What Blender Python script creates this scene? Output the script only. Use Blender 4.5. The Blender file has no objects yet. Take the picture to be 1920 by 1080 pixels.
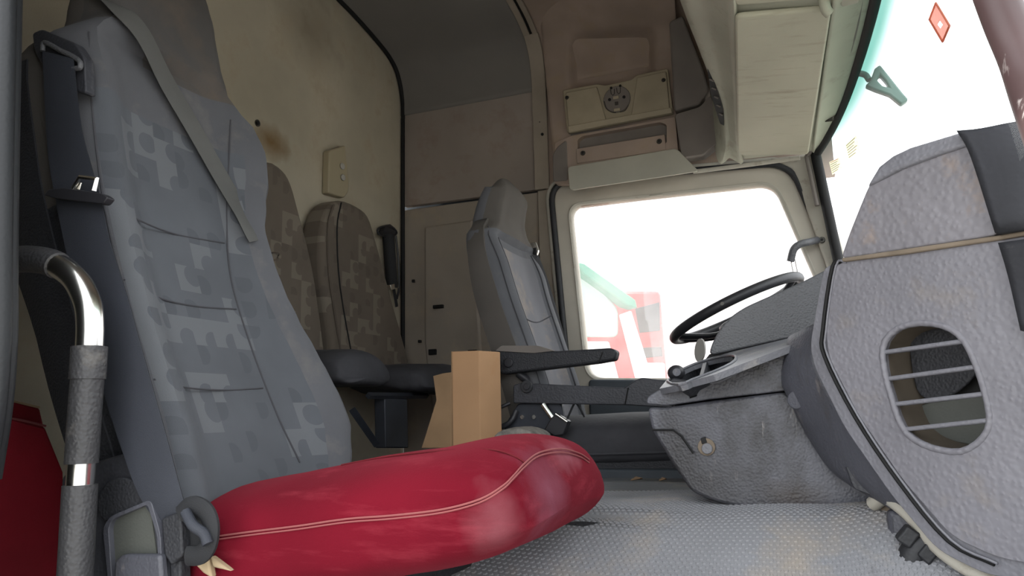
import bpy, bmesh, math, random
from mathutils import Vector as V, Matrix, noise as mnoise
from math import sin, cos, radians, pi
random.seed(7)
sc = bpy.context.scene
COL = sc.collection
# ---------------------------------------------------------------- camera
F, YAW, PITCH, ROLL = 1400.0, radians(21), radians(9.5), radians(1.4)
CAM = V((0, 0, .62))
_f = V((-sin(YAW)*cos(PITCH), cos(YAW)*cos(PITCH), sin(PITCH)))
_r = V((cos(YAW), sin(YAW), 0))
_u = _r.cross(_f)
CR = _r*cos(ROLL) - _u*sin(ROLL)
CU = _u*cos(ROLL) + _r*sin(ROLL)
cd = bpy.data.cameras.new('camera'); cam = bpy.data.objects.new('camera', cd); COL.objects.link(cam)
m = Matrix((CR, CU, -_f)).transposed().to_4x4(); m.translation = CAM
cam.matrix_world = m
cd.sensor_fit = 'HORIZONTAL'; cd.sensor_width = 36; cd.lens = 36*F/1920; cd.clip_start = .02
sc.camera = cam
# ---------------------------------------------------------------- light
w = bpy.data.worlds.new('sky'); sc.world = w; w.use_nodes = True
bg = w.node_tree.nodes['Background']; bg.inputs[0].default_value = (.94, .97, 1.0, 1); bg.inputs[1].default_value = 2.0
sl = bpy.data.lights.new('sun', 'SUN'); sl.energy = 3.4; sl.angle = radians(1.5); sl.color = (1, .96, .90)
sun = bpy.data.objects.new('sun', sl); COL.objects.link(sun)
sd = V((-.55, -.12, 1.0)).normalized()            # direction towards the sun (behind the cab, high)
sun.rotation_euler = sd.to_track_quat('Z', 'Y').to_euler()
vs = sc.view_settings
vs.view_transform = 'Standard'; vs.look = 'None'; vs.gamma = 1; vs.use_curve_mapping = False
vs.exposure = 0.82
# ---------------------------------------------------------------- helpers
def at(px, py, Y=None, X=None, Z=None, D=None):
    """point of the place seen at a pixel of the photograph, on a plane of the cab"""
    d = _f + CR*((px-960)/F) - CU*((py-540)/F)
    if X is not None: t = (X-CAM.x)/d.x
    elif Z is not None: t = (Z-CAM.z)/d.z
    elif D is not None: t = D
    else: t = (Y-CAM.y)/d.y
    return CAM + d*t
def onplane(px, py, p0, n):
    d = _f + CR*((px-960)/F) - CU*((py-540)/F)
    return CAM + d*((p0-CAM).dot(n)/d.dot(n))
def lin(c):
    return tuple((x/255/12.92 if x/255 <= .04045 else ((x/255+.055)/1.055)**2.4) for x in c)
ORG = {}
def empty(name, loc, label=None, cat=None, group=None):
    o = bpy.data.objects.new(name, None); COL.objects.link(o); o.location = loc; o.empty_display_size = .05
    ORG[o.name] = V(loc)
    if label: tag(o, label, cat, group)
    return o
def tag(o, label=None, cat=None, group=None, kind=None):
    if label: o['label'] = label
    if cat: o['category'] = cat
    if group: o['group'] = group
    if kind: o['kind'] = kind
    return o
def build(name, verts, faces, mat, parent=None, smooth=True, bevel=0, seg=2, sub=0, solid=0, midx=None, angle=40, soff=-1):
    """links ONE mesh object; verts in cab coordinates"""
    org = ORG[parent.name] if parent else V((0, 0, 0))
    me = bpy.data.meshes.new(name)
    me.from_pydata([tuple(V(v)-org) for v in verts], [], faces)
    mats = mat if isinstance(mat, (list, tuple)) else [mat]
    for mm in mats: me.materials.append(mm)
    if midx: me.polygons.foreach_set('material_index', midx)
    bm = bmesh.new(); bm.from_mesh(me); bmesh.ops.recalc_face_normals(bm, faces=bm.faces); bm.to_mesh(me); bm.free()
    o = bpy.data.objects.new(name, me); COL.objects.link(o)
    if smooth: me.shade_smooth()
    if parent: o.parent = parent; ORG[o.name] = org
    else: ORG[o.name] = V((0, 0, 0))
    if solid:
        md = o.modifiers.new('s', 'SOLIDIFY'); md.thickness = solid; md.offset = soff
    if bevel:
        md = o.modifiers.new('b', 'BEVEL'); md.width = bevel; md.segments = seg; md.limit_method = 'ANGLE'; md.angle_limit = radians(angle); md.harden_normals = False
    if sub:
        md = o.modifiers.new('u', 'SUBSURF'); md.levels = sub; md.render_levels = sub
    if smooth and not sub:
        md = o.modifiers.new('w', 'WEIGHTED_NORMAL'); md.keep_sharp = True
        try: me.set_sharp_from_angle(angle=radians(48))
        except Exception: pass
    return o
def prism(name, pts, ext, mat, parent=None, bevel=.004, seg=2, hole=None, **k):
    """outline polygon (3D points) extruded by a vector, optionally with one hole"""
    pts = [V(p) for p in pts]; ext = V(ext); n = len(pts)
    if not hole:
        vs_ = pts + [p+ext for p in pts]
        fs = [tuple(range(n)), tuple(range(2*n-1, n-1, -1))] + [(i, (i+1) % n, n+(i+1) % n, n+i) for i in range(n)]
        return build(name, vs_, fs, mat, parent, bevel=bevel, seg=seg, **k)
    L2 = [V(p) for p in hole]; h = len(L2)
    bm = bmesh.new()
    allv = [bm.verts.new(p) for p in pts+L2]
    for lo, cnt in ((0, n), (n, h)):
        for i in range(cnt): bm.edges.new((allv[lo+i], allv[lo+(i+1) % cnt]))
    bmesh.ops.triangle_fill(bm, edges=list(bm.edges), use_beauty=True)
    bm.verts.index_update()
    tri = [tuple(v.index for v in f.verts) for f in bm.faces]; bm.free()
    N = n+h; vs_ = pts+L2; vs_ = vs_+[p+ext for p in vs_]
    fs = tri+[tuple(i+N for i in reversed(t)) for t in tri]
    for lo, cnt in ((0, n), (n, h)):
        fs += [(lo+i, lo+(i+1) % cnt, N+lo+(i+1) % cnt, N+lo+i) for i in range(cnt)]
    return build(name, vs_, fs, mat, parent, bevel=bevel, seg=seg, **k)
def rpoly(pts, r, seg=4):
    """round the corners of a polygon"""
    out = []; n = len(pts)
    for i in range(n):
        p, a, b = V(pts[i]), V(pts[i-1]), V(pts[(i+1) % n])
        u, v = a-p, b-p
        rr = min(r, u.length*.48, v.length*.48)
        s, e = p+u.normalized()*rr, p+v.normalized()*rr
        for k in range(seg+1):
            t = k/seg
            out.append(s*(1-t)**2 + p*2*t*(1-t) + e*t*t)
    return out
def crom(pts, n=6, closed=False):
    pts = [V(p) for p in pts]; out = []
    N = len(pts)
    if N == 2:
        return [pts[0].lerp(pts[1], i/n) for i in range(n+1)]
    rng = N if closed else N-1
    for i in range(rng):
        p1, p2 = pts[i], pts[(i+1) % N]
        p0 = pts[i-1] if (closed or i > 0) else p1*2-p2
        p3 = pts[(i+2) % N] if (closed or i < N-2) else p2*2-p1
        for k in range(n):
            t = k/n
            out.append(.5*((2*p1)+(p2-p0)*t+(2*p0-5*p1+4*p2-p3)*t*t+(3*p1-p0-3*p2+p3)*t**3))
    if not closed: out.append(pts[-1])
    return out
def sweep(name, path, r, mat, parent=None, seg=10, closed=False, flat=None, **k):
    """tube along a path; r a number, list or function(t); flat=(ratio, axis) squeezes it"""
    path = [V(p) for p in path]; n = len(path); vs_, fs = [], []
    up = None
    for i, p in enumerate(path):
        a = path[i-1] if (i > 0 or closed) else p
        b = path[(i+1) % n] if (i < n-1 or closed) else p
        t = (b-a).normalized()
        if up is None:
            up = V((0, 0, 1)) if abs(t.z) < .9 else V((1, 0, 0))
        up = (up-t*up.dot(t)).normalized(); s = t.cross(up)
        rr = r(i/(n-1)) if callable(r) else (r[i] if isinstance(r, list) else r)
        for j in range(seg):
            an = 2*pi*j/seg
            o = s*cos(an)*rr + up*sin(an)*rr
            if flat:
                ax = V(flat[1]).normalized(); o = o - ax*o.dot(ax)*(1-flat[0])
            vs_.append(p+o)
    lim = n if closed else n-1
    for i in range(lim):
        for j in range(seg):
            fs.append((i*seg+j, i*seg+(j+1) % seg, ((i+1) % n)*seg+(j+1) % seg, ((i+1) % n)*seg+j))
    if not closed:
        fs.append(tuple(range(seg))); fs.append(tuple(range((n-1)*seg, n*seg)))
    return build(name, vs_, fs, mat, parent, **k)
def ribbon(name, path, wid, mat, parent=None, th=.0016, **k):
    """strap: path points with a width vector each"""
    vs_, fs = [], []
    for p, q in zip(path, wid):
        p, q = V(p), V(q)*.5
        vs_ += [p-q, p, p+q]
    n = len(path)
    for i in range(n-1):
        for j in range(2):
            a = i*3+j
            fs.append((a, a+1, a+4, a+3))
    return build(name, vs_, fs, mat, parent, solid=th, soff=0, **k)
def loft(name, rings, mat, parent=None, caps=True, midx=None, **k):
    n = len(rings[0]); vs_ = [p for r in rings for p in r]; fs = []
    for i in range(len(rings)-1):
        for j in range(n):
            fs.append((i*n+j, i*n+(j+1) % n, (i+1)*n+(j+1) % n, (i+1)*n+j))
    if caps:
        fs.append(tuple(range(n))); fs.append(tuple(range((len(rings)-1)*n, len(rings)*n)))
    return build(name, vs_, fs, mat, parent, midx=midx, **k)
def patch(name, rows, mat, parent=None, n=5, th=.01, flip=False, **k):
    """smooth sheet through a net of points, with thickness"""
    g = [crom(r, n) for r in rows]
    cols = [crom([g[i][j] for i in range(len(g))], n) for j in range(len(g[0]))]
    nu, nv = len(cols), len(cols[0]); vs_ = [p for c in cols for p in c]; fs = []
    for i in range(nu-1):
        for j in range(nv-1):
            q = (i*nv+j, i*nv+j+1, (i+1)*nv+j+1, (i+1)*nv+j)
            fs.append(q if not flip else q[::-1])
    return build(name, vs_, fs, mat, parent, solid=th, soff=0, **k)
def box(name, c, s, mat, parent=None, bevel=.004, rz=0, rx=0, ry=0, seg=2, **k):
    c = V(c); M = Matrix.Rotation(rz, 3, 'Z') @ Matrix.Rotation(ry, 3, 'Y') @ Matrix.Rotation(rx, 3, 'X')
    vs_ = [c+M @ V((x*s[0]/2, y*s[1]/2, z*s[2]/2)) for x in (-1, 1) for y in (-1, 1) for z in (-1, 1)]
    fs = [(0, 1, 3, 2), (4, 6, 7, 5), (0, 4, 5, 1), (2, 3, 7, 6), (0, 2, 6, 4), (1, 5, 7, 3)]
    return build(name, vs_, fs, mat, parent, bevel=bevel, seg=seg, **k)
def disc(name, c, nrm, r, h, mat, parent=None, seg=14, r2=None, bevel=0, **k):
    c, nrm = V(c), V(nrm).normalized(); a = nrm.orthogonal().normalized(); b = nrm.cross(a); r2 = r2 or r
    ring = lambda rr, o: [c+nrm*o+a*cos(2*pi*i/seg)*rr+b*sin(2*pi*i/seg)*rr for i in range(seg)]
    return loft(name, [ring(r, 0), ring(r2, h)], mat, parent, bevel=bevel, **k)
def screw(c, nrm, parent, r=.006, name='screw'):
    o = disc(name, V(c), nrm, r, r*.45, M['screw'], parent, r2=r*.8)
    disc('screw_socket', V(c)+V(nrm).normalized()*r*.46, nrm, r*.45, r*.06, M['black'], o, seg=6)
    return o
# ---------------------------------------------------------------- materials
M = {}
def nd(nt, t, **kw):
    n = nt.nodes.new(t)
    for k_, v_ in kw.items(): setattr(n, k_, v_)
    return n
def mat(key, col, rough=.6, metal=0, grain=None, var=None, dust=None, sheen=0, scratch=None, spec=.4, coat=0, weave=None):
    """procedural surface. grain=(scale,strength) leather cells; var=(scale,amount) tone drift; dust=(colour,scale,lo,hi)"""
    m_ = bpy.data.materials.new(key); m_.use_nodes = True; nt = m_.node_tree
    b = nt.nodes['Principled BSDF']; L = nt.links.new
    b.inputs['Roughness'].default_value = rough; b.inputs['Metallic'].default_value = metal
    b.inputs['Specular IOR Level'].default_value = spec
    if sheen: b.inputs['Sheen Weight'].default_value = sheen; b.inputs['Sheen Roughness'].default_value = .5; b.inputs['Sheen Tint'].default_value = (*[min(1, x*1.6+.03) for x in lin(col)], 1)
    c = lin(col); tc = nd(nt, 'ShaderNodeTexCoord'); cur = None
    rgb = nd(nt, 'ShaderNodeRGB'); rgb.outputs[0].default_value = (*c, 1); cur = rgb.outputs[0]
    if var:
        n = nd(nt, 'ShaderNodeTexNoise'); n.inputs['Scale'].default_value = var[0]; n.inputs['Detail'].default_value = 6
        L(tc.outputs['Object'], n.inputs['Vector'])
        mr = nd(nt, 'ShaderNodeMapRange'); mr.inputs[1].default_value = .3; mr.inputs[2].default_value = .7
        mr.inputs[3].default_value = 1-var[1]; mr.inputs[4].default_value = 1+var[1]; L(n.outputs['Fac'], mr.inputs[0])
        mx = nd(nt, 'ShaderNodeVectorMath', operation='SCALE'); L(cur, mx.inputs[0]); L(mr.outputs[0], mx.inputs['Scale']); cur = mx.outputs[0]
    for dd in ([dust] if dust and not isinstance(dust, list) else (dust or [])):
        n = nd(nt, 'ShaderNodeTexNoise'); n.inputs['Scale'].default_value = dd[1]; n.inputs['Detail'].default_value = 8; n.inputs['Roughness'].default_value = .65
        if len(dd) > 4:
            mp = nd(nt, 'ShaderNodeMapping'); mp.inputs['Scale'].default_value = dd[4]
            if len(dd) > 5: mp.inputs['Rotation'].default_value = dd[5]
            L(tc.outputs['Object'], mp.inputs[0]); L(mp.outputs[0], n.inputs['Vector'])
        else: L(tc.outputs['Object'], n.inputs['Vector'])
        mr = nd(nt, 'ShaderNodeMapRange'); mr.inputs[1].default_value = dd[2]; mr.inputs[2].default_value = dd[3]; L(n.outputs['Fac'], mr.inputs[0])
        mx = nd(nt, 'ShaderNodeMix', data_type='RGBA'); L(mr.outputs[0], mx.inputs[0]); L(cur, mx.inputs[6]); mx.inputs[7].default_value = (*lin(dd[0]), 1); cur = mx.outputs[2]
    L(cur, b.inputs['Base Color'])
    if grain:
        v = nd(nt, 'ShaderNodeTexVoronoi'); v.feature = 'SMOOTH_F1'; v.inputs['Scale'].default_value = grain[0]
        n2 = nd(nt, 'ShaderNodeTexNoise'); n2.inputs['Scale'].default_value = grain[0]*.35; n2.inputs['Detail'].default_value = 3
        L(tc.outputs['Object'], n2.inputs['Vector'])
        va = nd(nt, 'ShaderNodeVectorMath', operation='MULTIPLY_ADD'); L(n2.outputs['Color'], va.inputs[0]); va.inputs[1].default_value = (.45/grain[0],)*3; L(tc.outputs['Object'], va.inputs[2])
        L(va.outputs[0], v.inputs['Vector'])
        bp = nd(nt, 'ShaderNodeBump'); bp.inputs['Strength'].default_value = grain[1]; bp.inputs['Distance'].default_value = .002; bp.invert = True
        L(v.outputs['Distance'], bp.inputs['Height']); L(bp.outputs[0], b.inputs['Normal'])
    elif weave:
        n2 = nd(nt, 'ShaderNodeTexNoise'); n2.inputs['Scale'].default_value = weave[0]; n2.inputs['Detail'].default_value = 4
        L(tc.outputs['Object'], n2.inputs['Vector'])
        bp = nd(nt, 'ShaderNodeBump'); bp.inputs['Strength'].default_value = weave[1]; bp.inputs['Distance'].default_value = .003
        L(n2.outputs['Fac'], bp.inputs['Height']); L(bp.outputs[0], b.inputs['Normal'])
    if coat: b.inputs['Coat Weight'].default_value = coat
    M[key] = m_
    return m_
def add_spot(key, centre, rad, col, amount, stretch=(1, 1, 1), nscale=14):
    """a stain with a shape of its own, at a place on the thing (object coordinates)"""
    m_ = M[key]; nt = m_.node_tree; L = nt.links.new; b = nt.nodes['Principled BSDF']
    src = b.inputs['Base Color'].links[0].from_socket
    tc = nd(nt, 'ShaderNodeTexCoord'); n = nd(nt, 'ShaderNodeTexNoise'); n.inputs['Scale'].default_value = nscale; n.inputs['Detail'].default_value = 6
    L(tc.outputs['Object'], n.inputs['Vector'])
    sb = nd(nt, 'ShaderNodeVectorMath', operation='SUBTRACT'); L(tc.outputs['Object'], sb.inputs[0]); sb.inputs[1].default_value = centre
    ml = nd(nt, 'ShaderNodeVectorMath', operation='MULTIPLY'); L(sb.outputs[0], ml.inputs[0]); ml.inputs[1].default_value = stretch
    ln = nd(nt, 'ShaderNodeVectorMath', operation='LENGTH'); L(ml.outputs[0], ln.inputs[0])
    ad = nd(nt, 'ShaderNodeMath', operation='MULTIPLY_ADD'); L(n.outputs['Fac'], ad.inputs[0]); ad.inputs[1].default_value = rad*1.2; L(ln.outputs['Value'], ad.inputs[2])
    mr = nd(nt, 'ShaderNodeMapRange'); mr.inputs[1].default_value = rad*.6; mr.inputs[2].default_value = rad*1.7; mr.inputs[3].default_value = amount; mr.inputs[4].default_value = 0
    L(ad.outputs[0], mr.inputs[0])
    mx = nd(nt, 'ShaderNodeMix', data_type='RGBA'); L(mr.outputs[0], mx.inputs[0]); L(src, mx.inputs[6]); mx.inputs[7].default_value = (*lin(col), 1)
    L(mx.outputs[2], b.inputs['Base Color'])
def pattern_fabric(key, base, light, dark, cell=.045, off=(0, 0, 0)):
    """woven seat cloth with scattered squares and round spots"""
    m_ = mat(key, base, .95, sheen=.3, weave=(900, .25), var=(6, .12)); nt = m_.node_tree; L = nt.links.new; b = nt.nodes['Principled BSDF']
    src = b.inputs['Base Color'].links[0].from_socket
    tc = nd(nt, 'ShaderNodeTexCoord'); sx = nd(nt, 'ShaderNodeSeparateXYZ'); L(tc.outputs['Object'], sx.inputs[0])
    cb = nd(nt, 'ShaderNodeCombineXYZ'); L(sx.outputs['Y'], cb.inputs[0]); L(sx.outputs['Z'], cb.inputs[1])
    sc_ = nd(nt, 'ShaderNodeVectorMath', operation='SCALE'); L(cb.outputs[0], sc_.inputs[0]); sc_.inputs['Scale'].default_value = 1/cell
    fl = nd(nt, 'ShaderNodeVectorMath', operation='FLOOR'); L(sc_.outputs[0], fl.inputs[0])
    fr = nd(nt, 'ShaderNodeVectorMath', operation='FRACTION'); L(sc_.outputs[0], fr.inputs[0])
    wn = nd(nt, 'ShaderNodeTexWhiteNoise'); wn.noise_dimensions = '2D'; L(fl.outputs[0], wn.inputs['Vector'])
    ds = nd(nt, 'ShaderNodeVectorMath', operation='DISTANCE'); L(fr.outputs[0], ds.inputs[0])
    ctr = nd(nt, 'ShaderNodeVectorMath', operation='MULTIPLY_ADD'); L(wn.outputs['Color'], ctr.inputs[0]); ctr.inputs[1].default_value = (.9, .9, 0); ctr.inputs[2].default_value = (.05, .05, 0)
    L(ctr.outputs[0], ds.inputs[1])
    circ = nd(nt, 'ShaderNodeMath', operation='LESS_THAN'); L(ds.outputs['Value'], circ.inputs[0]); circ.inputs[1].default_value = .4
    sq = nd(nt, 'ShaderNodeMath', operation='GREATER_THAN'); L(wn.outputs['Value'], sq.inputs[0]); sq.inputs[1].default_value = .68
    inv = nd(nt, 'ShaderNodeMath', operation='SUBTRACT'); inv.inputs[0].default_value = 1; L(circ.outputs[0], inv.inputs[1])
    lm = nd(nt, 'ShaderNodeMath', operation='MULTIPLY'); L(sq.outputs[0], lm.inputs[0]); L(inv.outputs[0], lm.inputs[1])
    sq2 = nd(nt, 'ShaderNodeMath', operation='LESS_THAN'); L(wn.outputs['Value'], sq2.inputs[0]); sq2.inputs[1].default_value = .3
    dm = nd(nt, 'ShaderNodeMath', operation='MULTIPLY'); L(sq2.outputs[0], dm.inputs[0]); L(circ.outputs[0], dm.inputs[1])
    f1 = nd(nt, 'ShaderNodeMath', operation='MULTIPLY'); L(lm.outputs[0], f1.inputs[0]); f1.inputs[1].default_value = .42
    f2 = nd(nt, 'ShaderNodeMath', operation='MULTIPLY'); L(dm.outputs[0], f2.inputs[0]); f2.inputs[1].default_value = .45
    m1 = nd(nt, 'ShaderNodeMix', data_type='RGBA'); L(f1.outputs[0], m1.inputs[0]); L(src, m1.inputs[6]); m1.inputs[7].default_value = (*lin(light), 1)
    m2 = nd(nt, 'ShaderNodeMix', data_type='RGBA'); L(f2.outputs[0], m2.inputs[0]); L(m1.outputs[2], m2.inputs[6]); m2.inputs[7].default_value = (*lin(dark), 1)
    L(m2.outputs[2], b.inputs['Base Color'])
    return m_
mat('duct', (84, 76, 66), .8, var=(20, .2))
mat('black', (14, 14, 15), .7)
mat('screw', (70, 68, 64), .4, metal=.6)
mat('rubber', (38, 39, 42), .55, grain=(220, .25), var=(20, .2))
mat('rear_felt', (174, 166, 148), .95, weave=(700, .35), var=(3.5, .14), dust=((158, 144, 122), 7, .5, .8))
mat('side_felt', (142, 132, 125), .95, weave=(700, .3), var=(3, .1), dust=((132, 116, 108), 11, .52, .8))
mat('low_panel', (148, 138, 127), .85, weave=(300, .15), var=(4, .12), dust=((160, 146, 128), 9, .55, .8))
mat('ceiling', (116, 113, 109), .95, weave=(700, .25), var=(3, .08))
mat('trim', (146, 136, 124), .7, var=(8, .12), grain=(500, .1))
mat('brown_plastic', (150, 134, 123), .75, var=(6, .16), dust=((150, 132, 112), 10, .5, .8), grain=(450, .1))
mat('plate', (152, 142, 122), .65, var=(9, .14), grain=(500, .12))
mat('dark_grey', (110, 104, 99), .7, var=(8, .12), grain=(450, .12))
mat('flap', (166, 164, 152), .65, var=(6, .1), grain=(500, .1))
mat('header', (160, 160, 145), .7, var=(5, .1), dust=((120, 114, 98), 12, .55, .85), grain=(450, .1))
mat('header_lid', (166, 164, 147), .75, var=(5, .07), dust=((128, 122, 102), 14, .55, .9, (.3, 3, 3)), grain=(450, .12))
mat('pillar', (172, 168, 157), .6, var=(8, .1), dust=((120, 108, 92), 18, .58, .8))
mat('door', (176, 170, 158), .6, var=(6, .1))
mat('door_dark', (62, 68, 74), .6, var=(8, .15), grain=(400, .15))
mat('dash', (114, 113, 119), .5, var=(7, .12), grain=(150, .75), dust=((126, 118, 110), 9, .56, .85))
mat('dash_rim', (110, 110, 116), .5, var=(9, .12), grain=(180, .6))
mat('dash_top', (114, 112, 117), .5, var=(7, .12), grain=(120, .9), dust=((150, 128, 108), 10, .58, .85))
mat('dash_smooth', (74, 75, 82), .45, var=(6, .14), grain=(260, .35), dust=[((60, 58, 58), 16, .55, .75, (1, 1, .35)), ((150, 142, 136), 30, .6, .8, (1, 1, .3))])
mat('dash_dark', (52, 53, 58), .5, var=(7, .2), grain=(200, .4), dust=((120, 118, 116), 22, .62, .8, (1, 1, .3)))
mat('console', (84, 85, 92), .42, var=(5, .2), grain=(230, .5), dust=[((40, 39, 40), 7, .47, .66, (1, 1, .6), (0, .4, 0)), ((165, 160, 156), 34, .62, .78, (1.6, 1, .3), (0, .5, 0))])
mat('console_top', (100, 101, 106), .4, var=(7, .14), grain=(260, .35), dust=((175, 168, 158), 12, .55, .85))
mat('hood', (82, 83, 86), .42, var=(6, .12), grain=(260, .55))
mat('hood_cloth', (42, 43, 48), .75, var=(9, .25), grain=(160, .3), dust=((112, 108, 104), 15, .6, .8))
mat('wheel', (42, 42, 45), .45, grain=(300, .2))
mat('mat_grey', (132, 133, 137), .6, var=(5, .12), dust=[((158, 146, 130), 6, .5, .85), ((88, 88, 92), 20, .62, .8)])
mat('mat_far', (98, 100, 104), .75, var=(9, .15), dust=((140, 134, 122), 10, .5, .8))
mat('cloth', (84, 85, 89), .95, sheen=.35, weave=(900, .3), var=(5, .12), dust=((108, 105, 102), 9, .55, .85))
mat('cloth_head', (72, 70, 69), .95, sheen=.3, weave=(900, .3), var=(6, .14), dust=((92, 82, 72), 8, .5, .85))
mat('cloth_side', (82, 78, 74), .95, sheen=.3, weave=(900, .35), var=(6, .1))
mat('shell', (42, 43, 47), .6, grain=(260, .6), var=(5, .15))
pattern_fabric('cloth_pat', (80, 83, 88), (112, 114, 117), (66, 69, 74), .05)
pattern_fabric('cloth_rear', (98, 89, 79), (134, 126, 113), (80, 73, 66), .05)
mat('rear_cover', (92, 83, 74), .9, sheen=.3, weave=(900, .3), var=(7, .2))
mat('rear_cushion', (58, 58, 62), .8, var=(8, .25), grain=(90, .4))
mat('belt', (50, 53, 61), .6, weave=(1200, .4), var=(6, .12))
mat('belt_grey', (88, 88, 86), .8, weave=(1200, .4), var=(9, .12))
mat('belt_dark', (34, 35, 38), .7, weave=(1200, .4))
mat('seam', (66, 66, 70), .9)
mat('chrome', (240, 238, 232), .22, metal=1, var=(12, .1))
mat('bar_rubber', (56, 56, 58), .5, grain=(230, .6), var=(8, .14), dust=((120, 116, 110), 12, .55, .85))
mat('velvet', (97, 14, 29), 1.0, sheen=.5, spec=.1, weave=(500, .25), var=(5, .2), dust=[((132, 44, 56), 11, .54, .85, (.5, 1, 3))])  # stretched dust layer paints pale crease streaks, light put into the colour
mat('velvet_side', (92, 10, 22), .9, sheen=.3, weave=(400, .3), var=(6, .18))
mat('stitch', (138, 76, 76), .8)
mat('red_cloth', (134, 18, 34), .85, sheen=.2, weave=(500, .3), var=(4, .25))
mat('cardboard', (166, 130, 96), .85, var=(6, .08), dust=((160, 116, 76), 10, .58, .8))
mat('kraft', (134, 108, 80), .85, var=(9, .16))
mat('foam', (176, 156, 126), .9, var=(12, .12))
mat('pocket', (78, 80, 76), .6, var=(6, .12), grain=(300, .2))
mat('steel_dark', (52, 55, 62), .5, metal=.3, var=(9, .2))
mat('wool', (120, 116, 110), .95, var=(40, .4), weave=(200, .8))
mat('paper', (226, 222, 176), .9)
mat('ink', (120, 110, 70), .9)
mat('sticker_red', (205, 96, 84), .8, var=(30, .2))
mat('sticker_edge', (226, 190, 176), .8)
mat('white_paint', (225, 225, 225), .4)
mat('red_paint', (190, 30, 36), .4)
mat('dark_glass', (34, 38, 44), .5, spec=.1)
mat('pale_glass', (150, 172, 166), .4, spec=.2)
mat('seal', (22, 24, 27), .55, grain=(220, .2))
mat('green_visor', (60, 130, 110), .3)
mat('mirror_grey', (70, 104, 96), .5)
mat('sand', (176, 172, 164), .95, var=(.5, .1))
mat('handle_brown', (82, 64, 64), .45, var=(10, .15), dust=((214, 206, 202), 22, .62, .74, (3, 3, .8)))
mat('white_plastic', (158, 148, 124), .5)
mat('lamp_lens', (168, 166, 160), .25)
mat('grey_clip', (60, 56, 52), .6)
mat('lever', (40, 40, 44), .45)
mat('grime', (112, 101, 88), .9, var=(15, .2))
def glass(key, tint=None):
    m_ = bpy.data.materials.new(key); m_.use_nodes = True; nt = m_.node_tree; nt.nodes.clear(); L = nt.links.new
    out = nd(nt, 'ShaderNodeOutputMaterial'); tr = nd(nt, 'ShaderNodeBsdfTransparent'); gl = nd(nt, 'ShaderNodeBsdfGlossy'); gl.inputs['Roughness'].default_value = .03
    tl = nd(nt, 'ShaderNodeBsdfTranslucent'); tl.inputs[0].default_value = (.9, .88, .84, 1)
    tc = nd(nt, 'ShaderNodeTexCoord')
    m1 = nd(nt, 'ShaderNodeMixShader'); m2 = nd(nt, 'ShaderNodeMixShader'); m2.inputs[0].default_value = .04
    n = nd(nt, 'ShaderNodeTexNoise'); n.inputs['Scale'].default_value = 5; n.inputs['Detail'].default_value = 5; L(tc.outputs['Object'], n.inputs['Vector'])
    mr = nd(nt, 'ShaderNodeMapRange'); mr.inputs[1].default_value = .3; mr.inputs[2].default_value = .7; mr.inputs[3].default_value = .09; mr.inputs[4].default_value = .22; L(n.outputs['Fac'], mr.inputs[0])
    L(mr.outputs[0], m1.inputs[0]); L(tr.outputs[0], m1.inputs[1]); L(tl.outputs[0], m1.inputs[2])
    L(m1.outputs[0], m2.inputs[1]); L(gl.outputs[0], m2.inputs[2]); L(m2.outputs[0], out.inputs[0])
    if tint:
        mr.inputs[3].default_value = .02; mr.inputs[4].default_value = .06
        sx = nd(nt, 'ShaderNodeSeparateXYZ'); L(tc.outputs['Object'], sx.inputs[0])
        rp = nd(nt, 'ShaderNodeMapRange'); rp.inputs[1].default_value = tint[0]; rp.inputs[2].default_value = tint[1]; rp.interpolation_type = 'SMOOTHSTEP'; L(sx.outputs['Z'], rp.inputs[0])
        mx = nd(nt, 'ShaderNodeMix', data_type='RGBA'); L(rp.outputs[0], mx.inputs[0]); mx.inputs[6].default_value = (1, 1, 1, 1); mx.inputs[7].default_value = (.075, .20, .165, 1)
        L(mx.outputs[2], tr.inputs[0])
    M[key] = m_
def thin(key, col, k=.45):
    m_ = bpy.data.materials.new(key); m_.use_nodes = True; nt = m_.node_tree; nt.nodes.clear(); L = nt.links.new
    out = nd(nt, 'ShaderNodeOutputMaterial'); tl = nd(nt, 'ShaderNodeBsdfTranslucent'); df = nd(nt, 'ShaderNodeBsdfDiffuse'); tr = nd(nt, 'ShaderNodeBsdfTransparent')
    tc = nd(nt, 'ShaderNodeTexCoord'); n = nd(nt, 'ShaderNodeTexNoise'); n.inputs['Scale'].default_value = 60; L(tc.outputs['Object'], n.inputs['Vector'])
    mc = nd(nt, 'ShaderNodeMix', data_type='RGBA'); L(n.outputs['Fac'], mc.inputs[0]); mc.inputs[6].default_value = (*lin(col), 1); mc.inputs[7].default_value = (*[min(1, x*1.25) for x in lin(col)], 1)
    L(mc.outputs[2], tl.inputs[0]); L(mc.outputs[2], df.inputs[0]); L(mc.outputs[2], tr.inputs[0])
    m1 = nd(nt, 'ShaderNodeMixShader'); m1.inputs[0].default_value = .3; L(tl.outputs[0], m1.inputs[1]); L(df.outputs[0], m1.inputs[2])
    m2 = nd(nt, 'ShaderNodeMixShader'); m2.inputs[0].default_value = k; L(m1.outputs[0], m2.inputs[1]); L(tr.outputs[0], m2.inputs[2]); L(m2.outputs[0], out.inputs[0])
    M[key] = m_
thin('paper', (238, 236, 218), .12); thin('ink', (176, 168, 130), .1); thin('sticker_red', (220, 184, 176), .06); thin('sticker_edge', (205, 150, 130), .1)
glass('glass'); glass('windscreen', (1.36, 1.53))
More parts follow.
